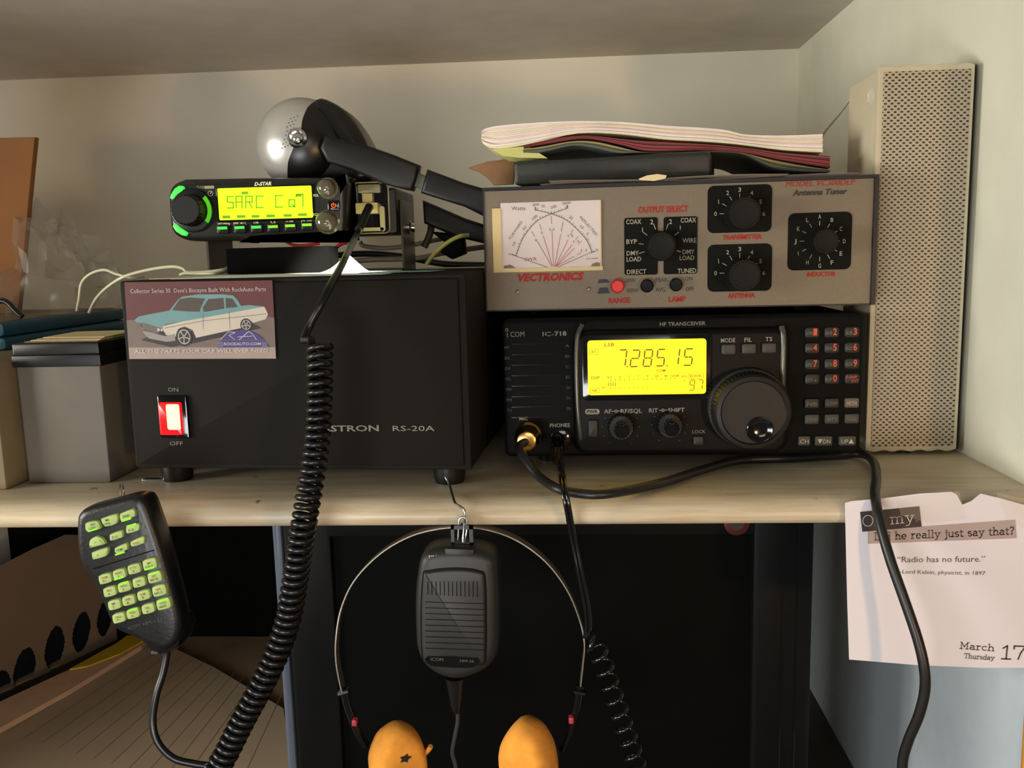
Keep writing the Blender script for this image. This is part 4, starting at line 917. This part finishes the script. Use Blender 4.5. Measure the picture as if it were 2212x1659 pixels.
mx = nt.nodes.new('ShaderNodeMixRGB'); mx.inputs[1].default_value = lin((176, 163, 140)); mx.inputs[2].default_value = lin((52, 42, 34)); nt.links.new(msk, mx.inputs[0]); nt.links.new(mx.outputs[0], b.inputs['Base Color'])
MB().prism(yfr(SYF), rr(SX0+.0035, .0065, SX1-.0025, SZT-.003, .001), .0005, .0016, .0004).build('grille', G, sp)
SF = Fr((SX0, SYF, 0), (0, -1, 0)); q = SF.px(1882, 208)
MB().lathe(SF, q, [(.0065, 0), (.0065, .0004), (.005, .0008), (.0048, .0003)], 24).build('side_emblem', mat('pale_disc', (206, 202, 180), .3), sp)
for y in (SYF+.012, SYF+.045): MB().lathe(Z0, (SX0+.03, y), [(.006, 0), (.006, .003)], 14).build('foot', K['rubber'], sp)
cable('speaker_wire', [(1850, 200, .69), (1838, 212, .70), (1822, 235, .72), (1800, 262, .735), (1778, 290, .75), (1772, 312, .76), (1768, 330, .765), (1766, 345, .77)], .0009, ww, 'thin pale wire running from the speaker back down to the magazines', 'wire')

# ================================================================== WIRE HOOKS AND CLIP on the shelf front
def wire(name, pts, r, m_, label, cat): return tag(MB().tube(path3(pts, 5), r, 8).build(name, m_, smooth=60), label, cat)
wire('wire_hook', [(259, 1048, .512), (260, 1062, .506), (259, 1078, .502), (262, 1100, .501), (268, 1104, .500), (268, 1080, .499), (266, 1060, .503), (264, 1048, .512)], .0007, K['chrome'], 'bent wire hook holding the keypad microphone on the shelf edge', 'hook')
wire('wire_hook', [(962, 1030, .5412), (970, 1045, .5375), (976, 1065, .529), (983, 1086, .5155), (993, 1094, .5115), (1001, 1099, .509), (1004, 1107, .508), (1004, 1120, .508), (1003, 1138, .508), (998, 1140, .505), (998, 1130, .5035)], .0008, K['chrome'], 'thin wire hook over the shelf edge above the grey hand microphone', 'hook')
wire('paper_clip', [(989, 1168, .502), (990, 1145, .502), (991, 1127, .502), (996, 1118, .502), (1004, 1118, .502), (1009, 1126, .502), (1008, 1148, .502), (1004, 1170, .500), (1000, 1172, .499), (1001, 1150, .500), (1003, 1130, .500)], .00055, K['chrome'], 'silver paper clip looped on the hook above the grey hand microphone', 'paper clip')

# ================================================================== KEYPAD MICROPHONE hanging on the left
def kz(x, y): return (150+x/4.485, 1050+y/4.485)
km = thing('keypad_microphone', 'black hand microphone with rows of green lit keys, hanging at the left', 'microphone', (-.24, .49, -.10))
KM = yfr(.474)
front = [(166, 1130), (172, 1112), (190, 1101), (240, 1088), (288, 1076), (306, 1084), (322, 1120), (348, 1200), (372, 1290), (384, 1345), (378, 1385), (352, 1404), (318, 1392), (286, 1376), (262, 1366), (243, 1352), (222, 1304), (203, 1262), (180, 1228), (168, 1190)]
fp = smooth_closed(poly(KM, front), 3)
m = MB(); m.use(mat('microphone_black', (17, 17, 18), .38, var=.12, scale=500, bump=.15))
bp2 = offset(fp, -.001)
m.rings([[KM(u, w, -.024) for u, w in offset(fp, .006)], [KM(u, w, -.021) for u, w in offset(fp, .002)], [KM(u, w, -.012) for u, w in bp2], [KM(u, w, -.004) for u, w in bp2]]+[[KM(u, w, -.004+.004*math.sin(t)) for u, w in offset(fp, .0035*(1-math.cos(t))-.001*math.cos(t))] for t in (PI/8, PI/4, 3*PI/8, PI/2)])
m.build('body', None, km)
# recessed key panel line
kk = mat('lit_green_rubber', (158, 176, 104), .6, emit=(110, 190, 50), es=.05, var=.06); gl2 = mat('bright_green_leak', (120, 255, 20), .5, emit=(110, 255, 10), es=.55, var=0)
kt = mat('key_print_dark', (62, 76, 40), .6); kred = mat('key_print_red', (150, 70, 50), .6)
def keyp(P, txt=None, red_=False, leak=None, tmt=None):
    q = smooth_closed(poly(KM, [kz(*p) for p in P], .002), 2)
    m = MB(); m.use(kk).prism(KM, q, -.0005, .0026, .0009)
    cx = sum(p[0] for p in P)/len(P); cy = sum(p[1] for p in P)/len(P)
    if txt:
        L = txt if isinstance(txt, (list, tuple)) else [txt]
        for i, s_ in enumerate(L):
            oy = (i-(len(L)-1)/2)*34+12; m.use(kred if (red_ and (i == 0)) else kt)
            hw = 8*len(s_) if len(s_) < 5 else 38
            m.text(KM, s_, kz(cx-hw, cy+oy+hw*.26), kz(cx+hw, cy+oy-hw*.26), 4.6, .0029, bold=.01, at=.002)
    if leak is not None:
        sg = 1 if leak == 'b' else -1
        ys = sorted(P, key=lambda p: -sg*p[1]); 
        m.use(gl2).line(KM, [KM.px(*kz(cx-42, cy+sg*40+10), .002), KM.px(*kz(cx+40, cy+sg*40-16), .002)], .0009, .0028)
    m.build('key', None, km, label='green lit key')
keyp([(153, 385), (165, 355), (262, 335), (285, 355), (303, 400), (292, 418), (172, 442)], ['VFO', 'LOCK'], leak='b')
keyp([(305, 325), (320, 312), (462, 270), (458, 362), (370, 390), (335, 385)], ['MR', 'CALL'])
keyp([(488, 275), (505, 262), (622, 220), (640, 280), (625, 297), (530, 336), (495, 330)], 'BAND', leak='b')
keyp([(548, 410), (562, 395), (672, 360), (678, 415), (665, 432), (572, 460), (550, 450)], 'F-2', leak='t')
keyp([(390, 480), (402, 465), (508, 430), (517, 485), (508, 500), (412, 530), (392, 520)], 'F-1')
keyp([(192, 545), (212, 510), (270, 485), (322, 508), (348, 552), (340, 565), (205, 598), (195, 590)], '^', leak=None)
keyp([(216, 655), (228, 640), (368, 595), (373, 638), (350, 682), (237, 712), (224, 700)], 'v')
keyp([(592, 548), (608, 532), (720, 485), (728, 540), (718, 556), (620, 587), (596, 575)], ['FUNC'], True)
keyp([(438, 610), (450, 596), (555, 553), (565, 605), (550, 622), (470, 655), (442, 640)], 'DTMF', leak='b')
lab = [('TONE', 'T1'), ('BUSY', '2'), ('P.TT', '3'), ('MW', 'CLR A'), ('VFO', '4'), ('HIGH', '5'), ('LOW', '6'), ('SET', 'SET B'), ('MR', '7'), ('DUP', '8'), ('SUB', '9'), ('ENT', 'ENT C'), ('CALL', '*'), ('TSQL', '0'), ('SQL', '#'), ('DOWN', '16KEY')]
ctr = [(347, 898), (485, 853), (628, 803), (780, 756), (392, 1023), (532, 978), (675, 932), (828, 882), (437, 1150), (575, 1108), (720, 1058), (872, 1012), (480, 1278), (617, 1235), (763, 1188), (913, 1142)]
lk = {1: 'b', 3: 'b', 5: 't', 7: 't', 13: 't', 15: 't'}
for i, (cx, cy) in enumerate(ctr):
    w = 62 if i % 4 < 3 else 68; h = 46 if i % 4 < 3 else 52; t = math.radians(-15)
    P = [(cx+u*math.cos(t)-v*math.sin(t)*.8, cy+u*math.sin(t)+v*math.cos(t)) for u, v in ((-w, -h*.6), (-w*.7, -h), (w*.7, -h), (w, -h*.6), (w, h*.6), (w*.7, h), (-w*.7, h), (-w, h*.6))]
    keyp(P, lab[i], True, lk.get(i))
m = MB(); m.use(mat('very_faint_ink', (64, 66, 62), .6)); m.text(KM, 'ICOM', kz(580, 1392), kz(690, 1358), 7, .0003); m.text(KM, 'HM-133', kz(720, 1350), kz(905, 1305), 7, .0003)
m.use(K['gloss']).line(KM, [KM.px(*kz(235, 800)), KM.px(*kz(560, 700)), KM.px(*kz(820, 620))], .0006, .0003)
m.build('lettering', None, km, smooth=0)
m = MB(); c0 = PY(300, 1098, .49)
MB().lathe(Fr(PY(305, 1080, .487), (1, 0, 0), (0, 1, 0)) if False else Fr(PY(312, 1085, .487)), (0, 0), [(.006, 0), (.005, .003), (.0001, .0045)], 20).build('top_lamp', mat('dark_red_lamp', (90, 6, 6), .25, emit=(255, 0, 0), es=.06), km)
m = MB(); q = [PY(352, 1392, .488), PY(366, 1418, .49)]
m.prism(KM, smooth_closed(poly(KM, [(262, 1350), (380, 1350), (384, 1392), (372, 1412), (330, 1424), (305, 1400)]), 2), -.022, -.003, .004); m.build('cord_boot', K['rubber'], km)
m = MB(); a = KM.px(322, 1417); b_ = KM.px(336, 1409); m.box(KM, a[0], b_[0], a[1], a[1]+.0012, -.006, -.0025); m.build('ptt_clip', K['chrome'], km)
def coil(cpts, r, rw, turns, ph=0, n=12, sides=7, flat=1.0):
    C = spline(cpts, 24); L = [0]
    for a_, b_ in zip(C, C[1:]): L.append(L[-1]+(b_-a_).length)
    tot = L[-1]; N = int(turns*n); out = []; j = 0; A = None; Tp = None
    for k in range(N+1):
        s_ = tot*k/N
        while j < len(L)-2 and L[j+1] < s_: j += 1
        f = (s_-L[j])/max(L[j+1]-L[j], 1e-9); p = C[j].lerp(C[j+1], f); t = (C[j+1]-C[j]).normalized()
        if A is None: A = t.orthogonal().normalized()
        else: A = (Tp.rotation_difference(t) @ A)
        A = (A-t*A.dot(t)).normalized(); Tp = t; B = t.cross(A); th = ph+2*PI*turns*k/N
        out.append(p+(A*math.cos(th)+B*math.sin(th))*r)
    return out
cp = [PY(x, y, Y) for x, y, Y in ((692, 738, .506), (691, 800, .500), (690, 860, .497), (686, 940, .493), (675, 1020, .489), (662, 1100, .485), (648, 1180, .484), (638, 1250, .484), (622, 1340, .484), (596, 1415, .482), (560, 1490, .480), (520, 1565, .478), (482, 1640, .476), (462, 1662, .474))]
hel = coil(cp, .0058, .0021, 53)
up_pts = spline([PY(796, 449, .708), PY(785, 475, .694), PY(768, 512, .680), PY(748, 552, .606), PY(739, 572, .572), PY(729, 590, .540), PY(714, 616, .524), PY(692, 660, .516), PY(668, 705, .515), PY(656, 735, .510)], 6)
dn = spline([PY(455, 1655, .474), PY(420, 1650, .474), PY(375, 1638, .474), PY(342, 1605, .476), (PY(330, 1560, .479)), PY(338, 1500, .482), PY(352, 1455, .485), PY(360, 1415, .487), PY(360, 1395, .487)], 6)
m = MB(); m.tube(up_pts+hel[:1], .00235, 8); m.tube(hel, .0021, 7); m.tube(hel[-1:]+dn, .00225, 8)
m.build('coiled_cord', K['rubber'], km, smooth=60)
MB().tube([PY(798, 446, .7095), PY(790, 462, .702), PY(775, 496, .686)], .0033, 10).build('cord_plug_boot', K['rubber'], km)

# ================================================================== GREY HAND MICROPHONE
hm = thing('hand_microphone', 'dark grey hand microphone with slotted front, hanging inside the wire headphones', 'microphone', (-.062, .51, -.12))
HM = yfr(.492)
hg = mat('microphone_grey', (28, 28, 24), .5, var=.08, scale=400, bump=.1)
O_ = [(903, 1222), (913, 1200), (935, 1188), (970, 1184), (1015, 1186), (1050, 1194), (1069, 1206), (1075, 1230), (1078, 1300), (1077, 1390), (1070, 1425), (1048, 1450), (1010, 1468), (980, 1472), (945, 1462), (915, 1440), (900, 1408), (896, 1370), (895, 1290)]
op = smooth_closed(poly(HM, O_), 3)
m = MB(); m.rings([[HM(u, w, -.024) for u, w in offset(op, .005)], [HM(u, w, -.020) for u, w in op], [HM(u, w, -.006) for u, w in op]]+[[HM(u, w, -.006+.007*math.sin(t)) for u, w in offset(op, .006*(1-math.cos(t)))] for t in (PI/8, PI/4, 3*PI/8, PI/2)])
m.build('body', hg, hm)
I_ = [(915, 1245), (925, 1232), (985, 1226), (1036, 1232), (1048, 1248), (1050, 1330), (1049, 1415), (1040, 1432), (985, 1436), (926, 1430), (914, 1414), (911, 1330)]
ip = smooth_closed(poly(HM, I_), 3)
m = MB(); m.use(K['gloss']).prism(HM, offset(ip, -.0006), 0, .0012); m.use(hg).prism(HM, ip, .001, .0030, .0018, 3)
m.use(K['gloss'])
for k in range(13):
    x = 924+k*8.9; m.linepx(HM, [(x, 1256), (x+.5, 1284+k*.4)], 1.6, .0033, .003)
for k in range(9): 
    y = 1302+k*12.5; m.linepx(HM, [(919, y-2), (985, y), (1046, y+2)], 1.3, .0033, .003)
m.build('front_grille', None, hm)
m = MB(); m.use(K['gloss']).prism(HM, smooth_closed(poly(HM, [(925, 1412), (1032, 1416), (1030, 1432), (1010, 1437), (945, 1434), (928, 1428)]), 2), .003, .0036); m.use(K['dimwhite'])
fnt = mat('label_grey_ink', (84, 82, 74), .6); m.use(fnt); m.text(HM, 'ICOM', (931, 1426), (958, 1427), 7, .0038, at=.003); m.text(HM, 'HM-36', (994, 1429), (1024, 1430), 6, .0038, at=.003)
m.build('name_plate', None, hm, smooth=0)
m = MB(); m.prism(HM, poly(HM, [(960, 1184), (1025, 1187), (1022, 1212), (962, 1208)]), -.012, .0005, .001); m.build('top_button_housing', K['dark'], hm)
m = MB()
a, b_ = HM.px(971, 1190), HM.px(1018, 1145); e_ = (HM.px(978, 1182), HM.px(1010, 1153))
for bx_ in ((a[0], e_[0][0], a[1], b_[1]), (e_[1][0], b_[0], a[1], b_[1]), (a[0], b_[0], a[1], e_[0][1]), (a[0], b_[0], e_[1][1], b_[1])): m.box(HM, bx_[0], bx_[1], bx_[2], bx_[3], -.0105, -.008)
m.build('hanger_loop', K['chrome'] if False else mat('dark_loop_plastic', (30, 30, 28), .4), hm)
m = MB(); m.use(mat('warm_white_ink', (186, 170, 140), .5)); m.text(HM, 'DN', (927, 1205), (943, 1204), 5.5, .0004, bold=.02); m.text(HM, 'UP', (1030, 1210), (1046, 1213), 5.5, .0004, bold=.02); m.build('lettering', None, hm, smooth=0)
m = MB(); sr = spline([PY(983, 1462, .503), PY(984, 1490, .503), PY(985, 1525, .503), PY(987, 1540, .503)], 5); m.tube(sr, .0062, 14, lambda t: 1-.72*t); m.build('strain_relief', K['rubber'], hm)
MB().tube(path3([(986, 1528, .503), (989, 1555, .503), (983, 1590, .503), (977, 1625, .503), (983, 1650, .503), (990, 1690, .503)]), .0013, 8).build('cord', mat('grey_black_cord', (50, 50, 48), .35), hm)

# ================================================================== WIRE HEADPHONES with orange foam pads
hp = thing('headphones', 'thin wire headband headphones with orange foam pads, hanging under the shelf edge', 'headphones', (-.064, .52, -.15))
steel = mat('spring_steel', (130, 122, 108), .42, .8)
arcp = spline([PY(*p) for p in ((742, 1492, .514), (730, 1430, .515), (729, 1375, .516), (740, 1310, .518), (768, 1250, .519), (820, 1195, .520), (880, 1158, .521), (940, 1140, .521), (1002, 1135, .521), (1060, 1142, .521), (1120, 1165, .521), (1180, 1210, .520), (1225, 1270, .519), (1252, 1335, .518), (1262, 1385, .516), (1259, 1430, .515), (1253, 1485, .514))], 8)
m = MB(); rg = []
for i, p in enumerate(arcp):
    t = (arcp[min(i+1, len(arcp)-1)]-arcp[max(i-1, 0)]).normalized(); N = Vector((-t.z, 0, t.x)).normalized(); Yv = Vector((0, 1, 0))
    rg.append([p+N*.0004-Yv*.0042, p+N*.0004+Yv*.0042, p-N*.0004+Yv*.0042, p-N*.0004-Yv*.0042])
m.rings(rg); m.build('headband', steel, hp, smooth=50)
def tube_part(nm, pts, r, mt, par, s=8, lab_=None): return MB().tube(path3(pts), r, s).build(nm, mt, par, smooth=60, label=lab_)
for side, A_, dot, pad in ((0, [(742, 1488, .512), (752, 1530, .512), (772, 1580, .512), (790, 1610, .514)], (765, 1562), None), (1, [(1253, 1480, .512), (1245, 1530, .512), (1232, 1580, .512), (1215, 1620, .514)], (1234, 1557), None)):
    sl_ = tube_part('slider', A_, .0026, K['gloss'], hp)
    q = PY(dot[0], dot[1], .506); MB().box(Fr((q.x, q.y, q.z)), -.0015, .0015, -.002, .002, -.004, .0006, .0005).build('side_mark', mat('red_mark', (176, 50, 60), .5), sl_)
    q = PY(741 if side == 0 else 1252, 1496, .509); MB().box(Fr(q, (1, 0, .35 if side == 0 else -.2)), -.0035, .0035, -.0007, .0007, -.004, .001).build('end_cap', K['chrome'] if side == 0 else K['dark'], sl_)
foam = mat('orange_foam', (222, 148, 52), .95, var=.16, scale=90, bump=.8)
def pad(cx, cy, rx, ry, Y, yaw, mark):
    c_ = PY(cx, cy, Y); F = yawf(c_, yaw); n = 36; m = MB(); m.use(foam)
    def pt(t, f, d):
        w = 1+.05*noise.noise(Vector((math.cos(t)*2, math.sin(t)*2, cx)))
        return F(rx*f*w*math.cos(t), ry*f*w*math.sin(t), d)
    pr_ = [(.75, -.012), (.95, -.010), (1.0, -.005), (1.0, 0), (.96, .005), (.86, .0085), (.7, .0098), (.4, .0104), (.12, .0105)]
    m.rings([[pt(2*PI*k/n, f, d) for k in range(n)] for f, d in pr_])
    if mark:
        m.use(mat('burnt_hole', (40, 26, 18), .9)); m.flat(F, [((.0022 if k % 2 else .0042)*math.cos(2*PI*k/10)+.001, (.0018 if k % 2 else .0030)*math.sin(2*PI*k/10)+ry*.40) for k in range(10)], .0109)
    o = m.build('foam_pad', None, hp, smooth=60, label='orange foam ear pad')
    if mark:
        q_ = F(rx*.98, ry*.30, .004); MB().tube([q_-Vector((.003, 0, .004)), q_+Vector((.0012, -.001, .001)), q_+Vector((.003, -.002, .004))], .0016, 6).build('torn_foam_tag', foam, o)
    MB().lathe(Fr(F(0, 0, -.011), F.U), (0, 0), [(rx*.8, -.006), (rx*.86, -.002), (rx*.86, 0)], 30).build('ear_shell', K['dark'], hp)
pad(862, 1655, .0175, .0265, .500, .50, True)
pad(1138, 1650, .0175, .0280, .500, -.45, False)
# cord of the headphones
pl_ = thing('headphone_cord', 'thin black headphone cord plugged into the transceiver and ending in loose coils', 'cord', (0, .53, -.05))
tq = TX.pt(1206, 945, .0)
MB().tube([tq, PY(1204, 962, .580), PY(1203, 978, .572)], .0048, 12).build('plug', K['gloss'], pl_)
MB().tube([PY(1203, 970, .576), PY(1204, 986, .567), PY(1205, 998, .562)], .0028, 10).build('plug_sleeve', mat('dark_copper', (60, 36, 18), .3, .6), pl_)
c1 = spline([PY(*p) for p in ((1205, 994, .560), (1208, 1012, .536), (1212, 1040, .512), (1217, 1068, .503), (1224, 1105, .502), (1234, 1160, .507), (1250, 1240, .506), (1262, 1300, .506), (1267, 1345, .506), (1263, 1378, .506))], 6)
c2 = [p+Vector((.0024*math.sin(PI*min(1, i/len(c1)*1.2)) if False else .0022, -.0006, 0)) for i, p in enumerate(c1)]
cl = coil([PY(1268, 1382, .506), PY(1290, 1402, .505), PY(1306, 1440, .504), PY(1325, 1500, .503), PY(1345, 1560, .503), PY(1366, 1625, .503), PY(1385, 1690, .503)], .0056, .0012, 10.5)
m = MB(); m.tube(c1, .00125, 8); m.tube(c2[:-2]+[c1[-1]+Vector((.001, 0, 0))], .00115, 8); m.tube([c1[-1]]+cl, .00125, 7); m.build('wire', mat('gloss_black_wire', (16, 16, 16), .15, coat=.4), pl_, smooth=60)

# ================================================================== THICK MICROPHONE CABLE
mc = thing('microphone_cable', 'thick black cable looping over the shelf and hanging down across the calendar page', 'cable', (.06, .54, 0))
jf = TX.px(1141, 938); JF = Fr(TX(jf[0], jf[1], 0), TX.U)
m = MB(); m.lathe(JF, (0, 0), [(.0092, .0006), (.0092, .004), (.0080, .005), (.0080, .009), (.0086, .0095), (.0086, .014), (.0078, .015), (.0074, .021), (.0062, .023), (.0046, .0235)], 32); m.build('connector', K['brass'], mc, label='shiny brass and nickel connector')
def S(x, y, z=.0034): p = PZ(x, y, z); return p
cpts = [JF(0, 0, .021), PY(1122, 968, .565), PY(1140, 1000, .551), PY(1165, 1030, .540), S(1205, 1056, .006), S(1250, 1066), S(1300, 1068), S(1370, 1057), S(1440, 1040), S(1520, 1014), S(1600, 994), PZ(1700, 990, .0035), PZ(1800, 984, .0036), PZ(1850, 980, .0040), PZ(1876, 986, .0048), PZ(1890, 1005, .0045), PY(1893, 1035, .538), PY(1890, 1062, .5215), PY(1893, 1090, .507), PY(1903, 1140, .498), PY(1925, 1215, .489), PY(1955, 1300, .481), PY(1982, 1380, .475), PY(1996, 1440, .472), PY(1998, 1490, .472), PY(1985, 1545, .474), PY(1962, 1600, .478), PY(1950, 1645, .48), PY(1950, 1700, .48)]
MB().tube(spline(cpts, 6), .0029, 12).build('sheath', mat('cable_rubber', (30, 29, 27), .38), mc, smooth=60)

# ================================================================== CALENDAR PAGE taped to the shelf edge
cpg = thing('calendar_page', 'white quote calendar page taped to the shelf edge at the lower right', 'calendar page', (.22, .512, -.11))
PG = yfr(.5120)
PPG = [(1825, 1086), (1840, 1082), (1900, 1077), (1985, 1066), (2055, 1062), (2066, 1068), (2078, 1090), (2098, 1082), (2118, 1066), (2160, 1076), (2240, 1098), (2260, 1440), (2212, 1442), (2125, 1442), (1980, 1436), (1834, 1424), (1830, 1300)]
pgm = mat('lilac_white_page', (228, 222, 226), .7, var=.02, scale=12)
m = MB(); m.prism(PG, poly(PG, PPG), 0, .0004); page = m.build('sheet', pgm, cpg, smooth=0)
m = MB(); m.use(mat('strip_dark_brown', (62, 50, 46), .7)).flat(PG, poly(PG, [(1857, 1105), (1985, 1093), (1990, 1137), (1862, 1148)]), .0007)
m.use(mat('strip_taupe', (176, 158, 152), .7)).flat(PG, poly(PG, [(1874, 1145), (2192, 1122), (2195, 1162), (1874, 1174)]), .0006)
m.use(wh2); slab(m, PG, 'Oh my.', (1862, 1137), (1984, 1125.5), 25, 1.5, .0008)
pk_ = mat('page_print_grey', (92, 80, 80), .7); m.use(pk_)
slab(m, PG, 'Did he really just say that?', (1887, 1166), (2190, 1153), 17, 2.0, .0008)
m.text(PG, '\u201cRadio has no future.\u201d', (1937, 1214), (2126.5, 1212.7), 13, .0006); m.text(PG, '-Lord Kelvin, physicist, in 1897', (1943, 1238), (2127, 1241.4), 8.5, .0006)
slab(m, PG, 'March', (2071, 1400), (2147, 1405.5), 15, 1.9, .0006); slab(m, PG, 'Thursday', (2081, 1420.5), (2147, 1425), 11, 1.4, .0006)
m.use(mat('page_print_dark', (70, 58, 58), .7)); slab(m, PG, '17', (2158, 1422), (2214, 1424), 31, 3.2, .0006)
m.build('printing', None, page, smooth=0)
tape = mat('clear_tape', (240, 225, 190), .12, alpha=.07, var=.02)
m = MB(); m.prism(PG, poly(PG, [(1935, 1074), (2070, 1060), (2085, 1120), (2010, 1130), (1945, 1112)]), .0010, .0012); m.build('tape', tape, cpg, smooth=0)
m = MB(); m.prism(PG, poly(PG, [(2150, 1062), (2225, 1080), (2225, 1150), (2170, 1120)]), .0010, .0012); m.build('tape', tape, cpg, smooth=0)

# ================================================================== DESK, MONITOR and the dark space below
DZ = -.360
tag(MB().box(Z0, XL, XWL-.001, .42, YB-.001, DZ-.02, DZ, .002).build('desk', mat('dark_desk_laminate', (60, 50, 42), .5, var=.1)), 'dark desk top below the shelf carrying the monitor', 'desk')
mo = thing('monitor', 'large black monitor standing under the shelf behind the hanging microphone', 'monitor', (-.02, .70, DZ))
MF = yfr(.655)
a = MF.px(618, 1300)[0]; b2 = MF.px(1757, 1300)[0]; zt = -.036
bez = mat('monitor_bezel', (13, 14, 14), .5, var=.1, spec=.15)
i0 = MF.px(722, 1300)[0]; i1 = MF.px(1625, 1300)[0]; iz = MF.px(1400, 1156)[1]
m = MB()
m.box(MF, a, i0, DZ+.03, zt, -.04, 0, .004); m.box(MF, i1, b2, DZ+.03, zt, -.04, 0, .004); m.box(MF, i0-.001, i1+.001, iz, zt, -.04, 0, .001); m.box(MF, i0-.001, i1+.001, DZ+.03, DZ+.06, -.04, 0, .001)
m.build('bezel', bez, mo)
MB().box(MF, i0, i1, DZ+.059, iz+.001, -.03, -.006).build('screen', mat('dark_screen_glass', (6, 7, 6), .6, spec=.06), mo)
MB().box(MF, a-.0085, a-.0005, DZ+.03, zt, -.03, -.001, .003).build('side_strip', mat('blue_grey_strip', (96, 106, 122), .3, .3), mo)
q = MF.px(1591, 1130); 
m = MB(); m.use(mat('badge_red', (90, 24, 24), .4)).lathe(MF, q, [(.0095, 0), (.0095, .0006), (.0085, .001)], 28); m.use(mat('badge_grey', (70, 60, 50), .4)).flat(MF, circ(q, .0055, 20), .0012); m.build('badge', None, mo, label='round dark red badge')
m = MB(); m.box(MF, -.12, .08, DZ+.001, DZ+.012, -.14, .01, .003).box(MF, -.06, .02, DZ+.01, DZ+.12, -.075, -.041, .003); m.build('stand', bez, mo)
for x in (1688, 1722):
    u = MF.px(x, 1300)[0]; 
m = MB(); 
for x in (1690, 1722): u = MF.px(x, 1300)[0]; m.box(MF, u-.0004, u+.0004, DZ+.03, zt-.01, 0, .0004)
m.build('bezel_groove', K['gloss'], mo)
# basket on the desk at the left
bk_ = thing('plastic_basket', 'tan plastic basket with oval slots along its lower edge, under the shelf at the left', 'basket', (-.6, .95, DZ))
g0 = PZ(-60, 1530, DZ); g1 = PZ(330, 1345, DZ)
BK = Fr(g0, (g1-g0), (0, 0, 1)); 
bm_ = mat('tan_basket_plastic', (168, 144, 118), .55, var=.05, scale=20)
# side wall with slots: build outline strips around holes
Lb = (g1-g0).length
prof_top = lambda u: BK.px(*((0, 1222) if u < 0 else (0, 1222)))[1]
m = MB()
T_ = [BK.px(x, y) for x, y in ((-80, 1262), (0, 1222), (70, 1186), (140, 1155), (190, 1156), (250, 1160), (340, 1165))]
def topw(u):
    for (u0, w0), (u1, w1) in zip(T_, T_[1:]):
        if u <= u1: return w0+(w1-w0)*(u-u0)/(u1-u0)
    return T_[-1][1]
holes = [((-5, 1492), 28, 40), ((53, 1447), 24, 46), ((118, 1400), 21, 46), ((176, 1365), 19, 42), ((226, 1335), 16, 38), ((270, 1310), 14, 34)]
H = []
for (x, y), hx, hy in holes:
    c_ = BK.px(x, y); e1 = BK.px(x+hx, y-hx*.5); e2 = BK.px(x, y-hy); H.append((c_[0], c_[1], abs(e1[0]-c_[0]), abs(e2[1]-c_[1])))
nu, nv = 240, 90
def holed(u, w):
    for cx, cy, ax, ay in H:
        X = (u-cx)/ax+(w-cy)/ay*-.35; Y_ = (w-cy)/ay
        if abs(X) < 1 and abs(Y_) < 1 and X*X+abs(Y_)**1.6 < 1: return True
    return False
vv = {}
def gv(i, j):
    if (i, j) not in vv:
        u = -.03+(Lb+.06)*i/nu; w = topw(u)*j/nv; vv[(i, j)] = m.V(BK(u, w, 0))
    return vv[(i, j)]
for i in range(nu):
    for j in range(nv):
        u = -.03+(Lb+.06)*(i+.5)/nu; w = topw(u)*(j+.5)/nv
        if not holed(u, w): m.face((gv(i, j), gv(i+1, j), gv(i+1, j+1), gv(i, j+1)))
m.build('side_wall', bm_, bk_, smooth=30, solid=.0025)
m = MB(); m.box(BK, -.03, Lb+.02, 0, .0025, -.16, -.003); m.build('base', bm_, bk_)
cl_ = MB().box(BK, -.025, Lb+.015, .003, .095, -.15, -.008, .006).build('slot_filler', mat('dark_navy_fill', (24, 26, 32), .95, var=.3, scale=60, bump=.4, spec=.1))  # dark block added inside so the basket slots stay dark
tag(cl_, 'added dark block that darkens the slots of the tan basket', 'filler')
# papers on the desk
def desk_sheet(name, P, z, th, m_, label, cat='paper', lines=None):
    mb = MB(); q = [PZ(x, y, z+th) for x, y in P]; mb.use(m_).prism(Z0, [(p.x, p.y) for p in q], z, z+th)
    if lines:
        for ln in lines: mb.use(ln[2]); a_ = PZ(*ln[0], z+th); b_ = PZ(*ln[1], z+th); mb.line(Z0, [(a_.x, a_.y), (b_.x, b_.y)], ln[3], z+th+.0002)
    return tag(mb.build(name, None, smooth=0), label, cat)
lp = mat('ledger_paper', (172, 152, 124), .85, var=.05, scale=15); li = mat('ledger_line', (128, 110, 92), .8); lg = mat('ledger_ink', (120, 100, 84), .8)
L_ = []
for k in range(16): 
    f = k/16; L_.append(((-60+f*600, 1560+f*180), (300+f*330, 1366+f*140), li, .0007))
for k in range(5): L_.append(((290-k*0+k*12, 1420+k*14), (560+k*5, 1560+k*12), lg, .0003)) if False else None
L_ = [l for l in L_ if l]
desk_sheet('ledger_book', [(-120, 1640), (318, 1372), (345, 1385), (460, 1440), (612, 1530), (640, 1720), (-120, 1760)], DZ+.0048, .0080, lp, 'open ruled ledger page on the desk at the lower left', 'book', L_)
desk_sheet('paper_sheet', [(-120, 1560), (-20, 1525), (130, 1455), (250, 1405), (330, 1365), (305, 1395), (150, 1490), (-60, 1605), (-120, 1640)], DZ+.013, .006, mat('tan_paper_edge', (206, 168, 136), .8), 'tan paper pad edge between the basket and the ledger page')
desk_sheet('folder', [(150, 1445), (250, 1390), (275, 1372), (320, 1378), (258, 1412), (190, 1438)], DZ+.020, .002, mat('mustard_folder', (200, 168, 30), .7), 'mustard yellow folder corner below the keypad microphone', 'folder')
desk_sheet('card_sheet', [(330, 1352), (440, 1322), (620, 1385), (640, 1720), (300, 1720)], DZ+.0005, .0040, mat('dull_brown_card', (136, 112, 84), .85, var=.15, scale=20), 'dull brown card on the desk left of the monitor')
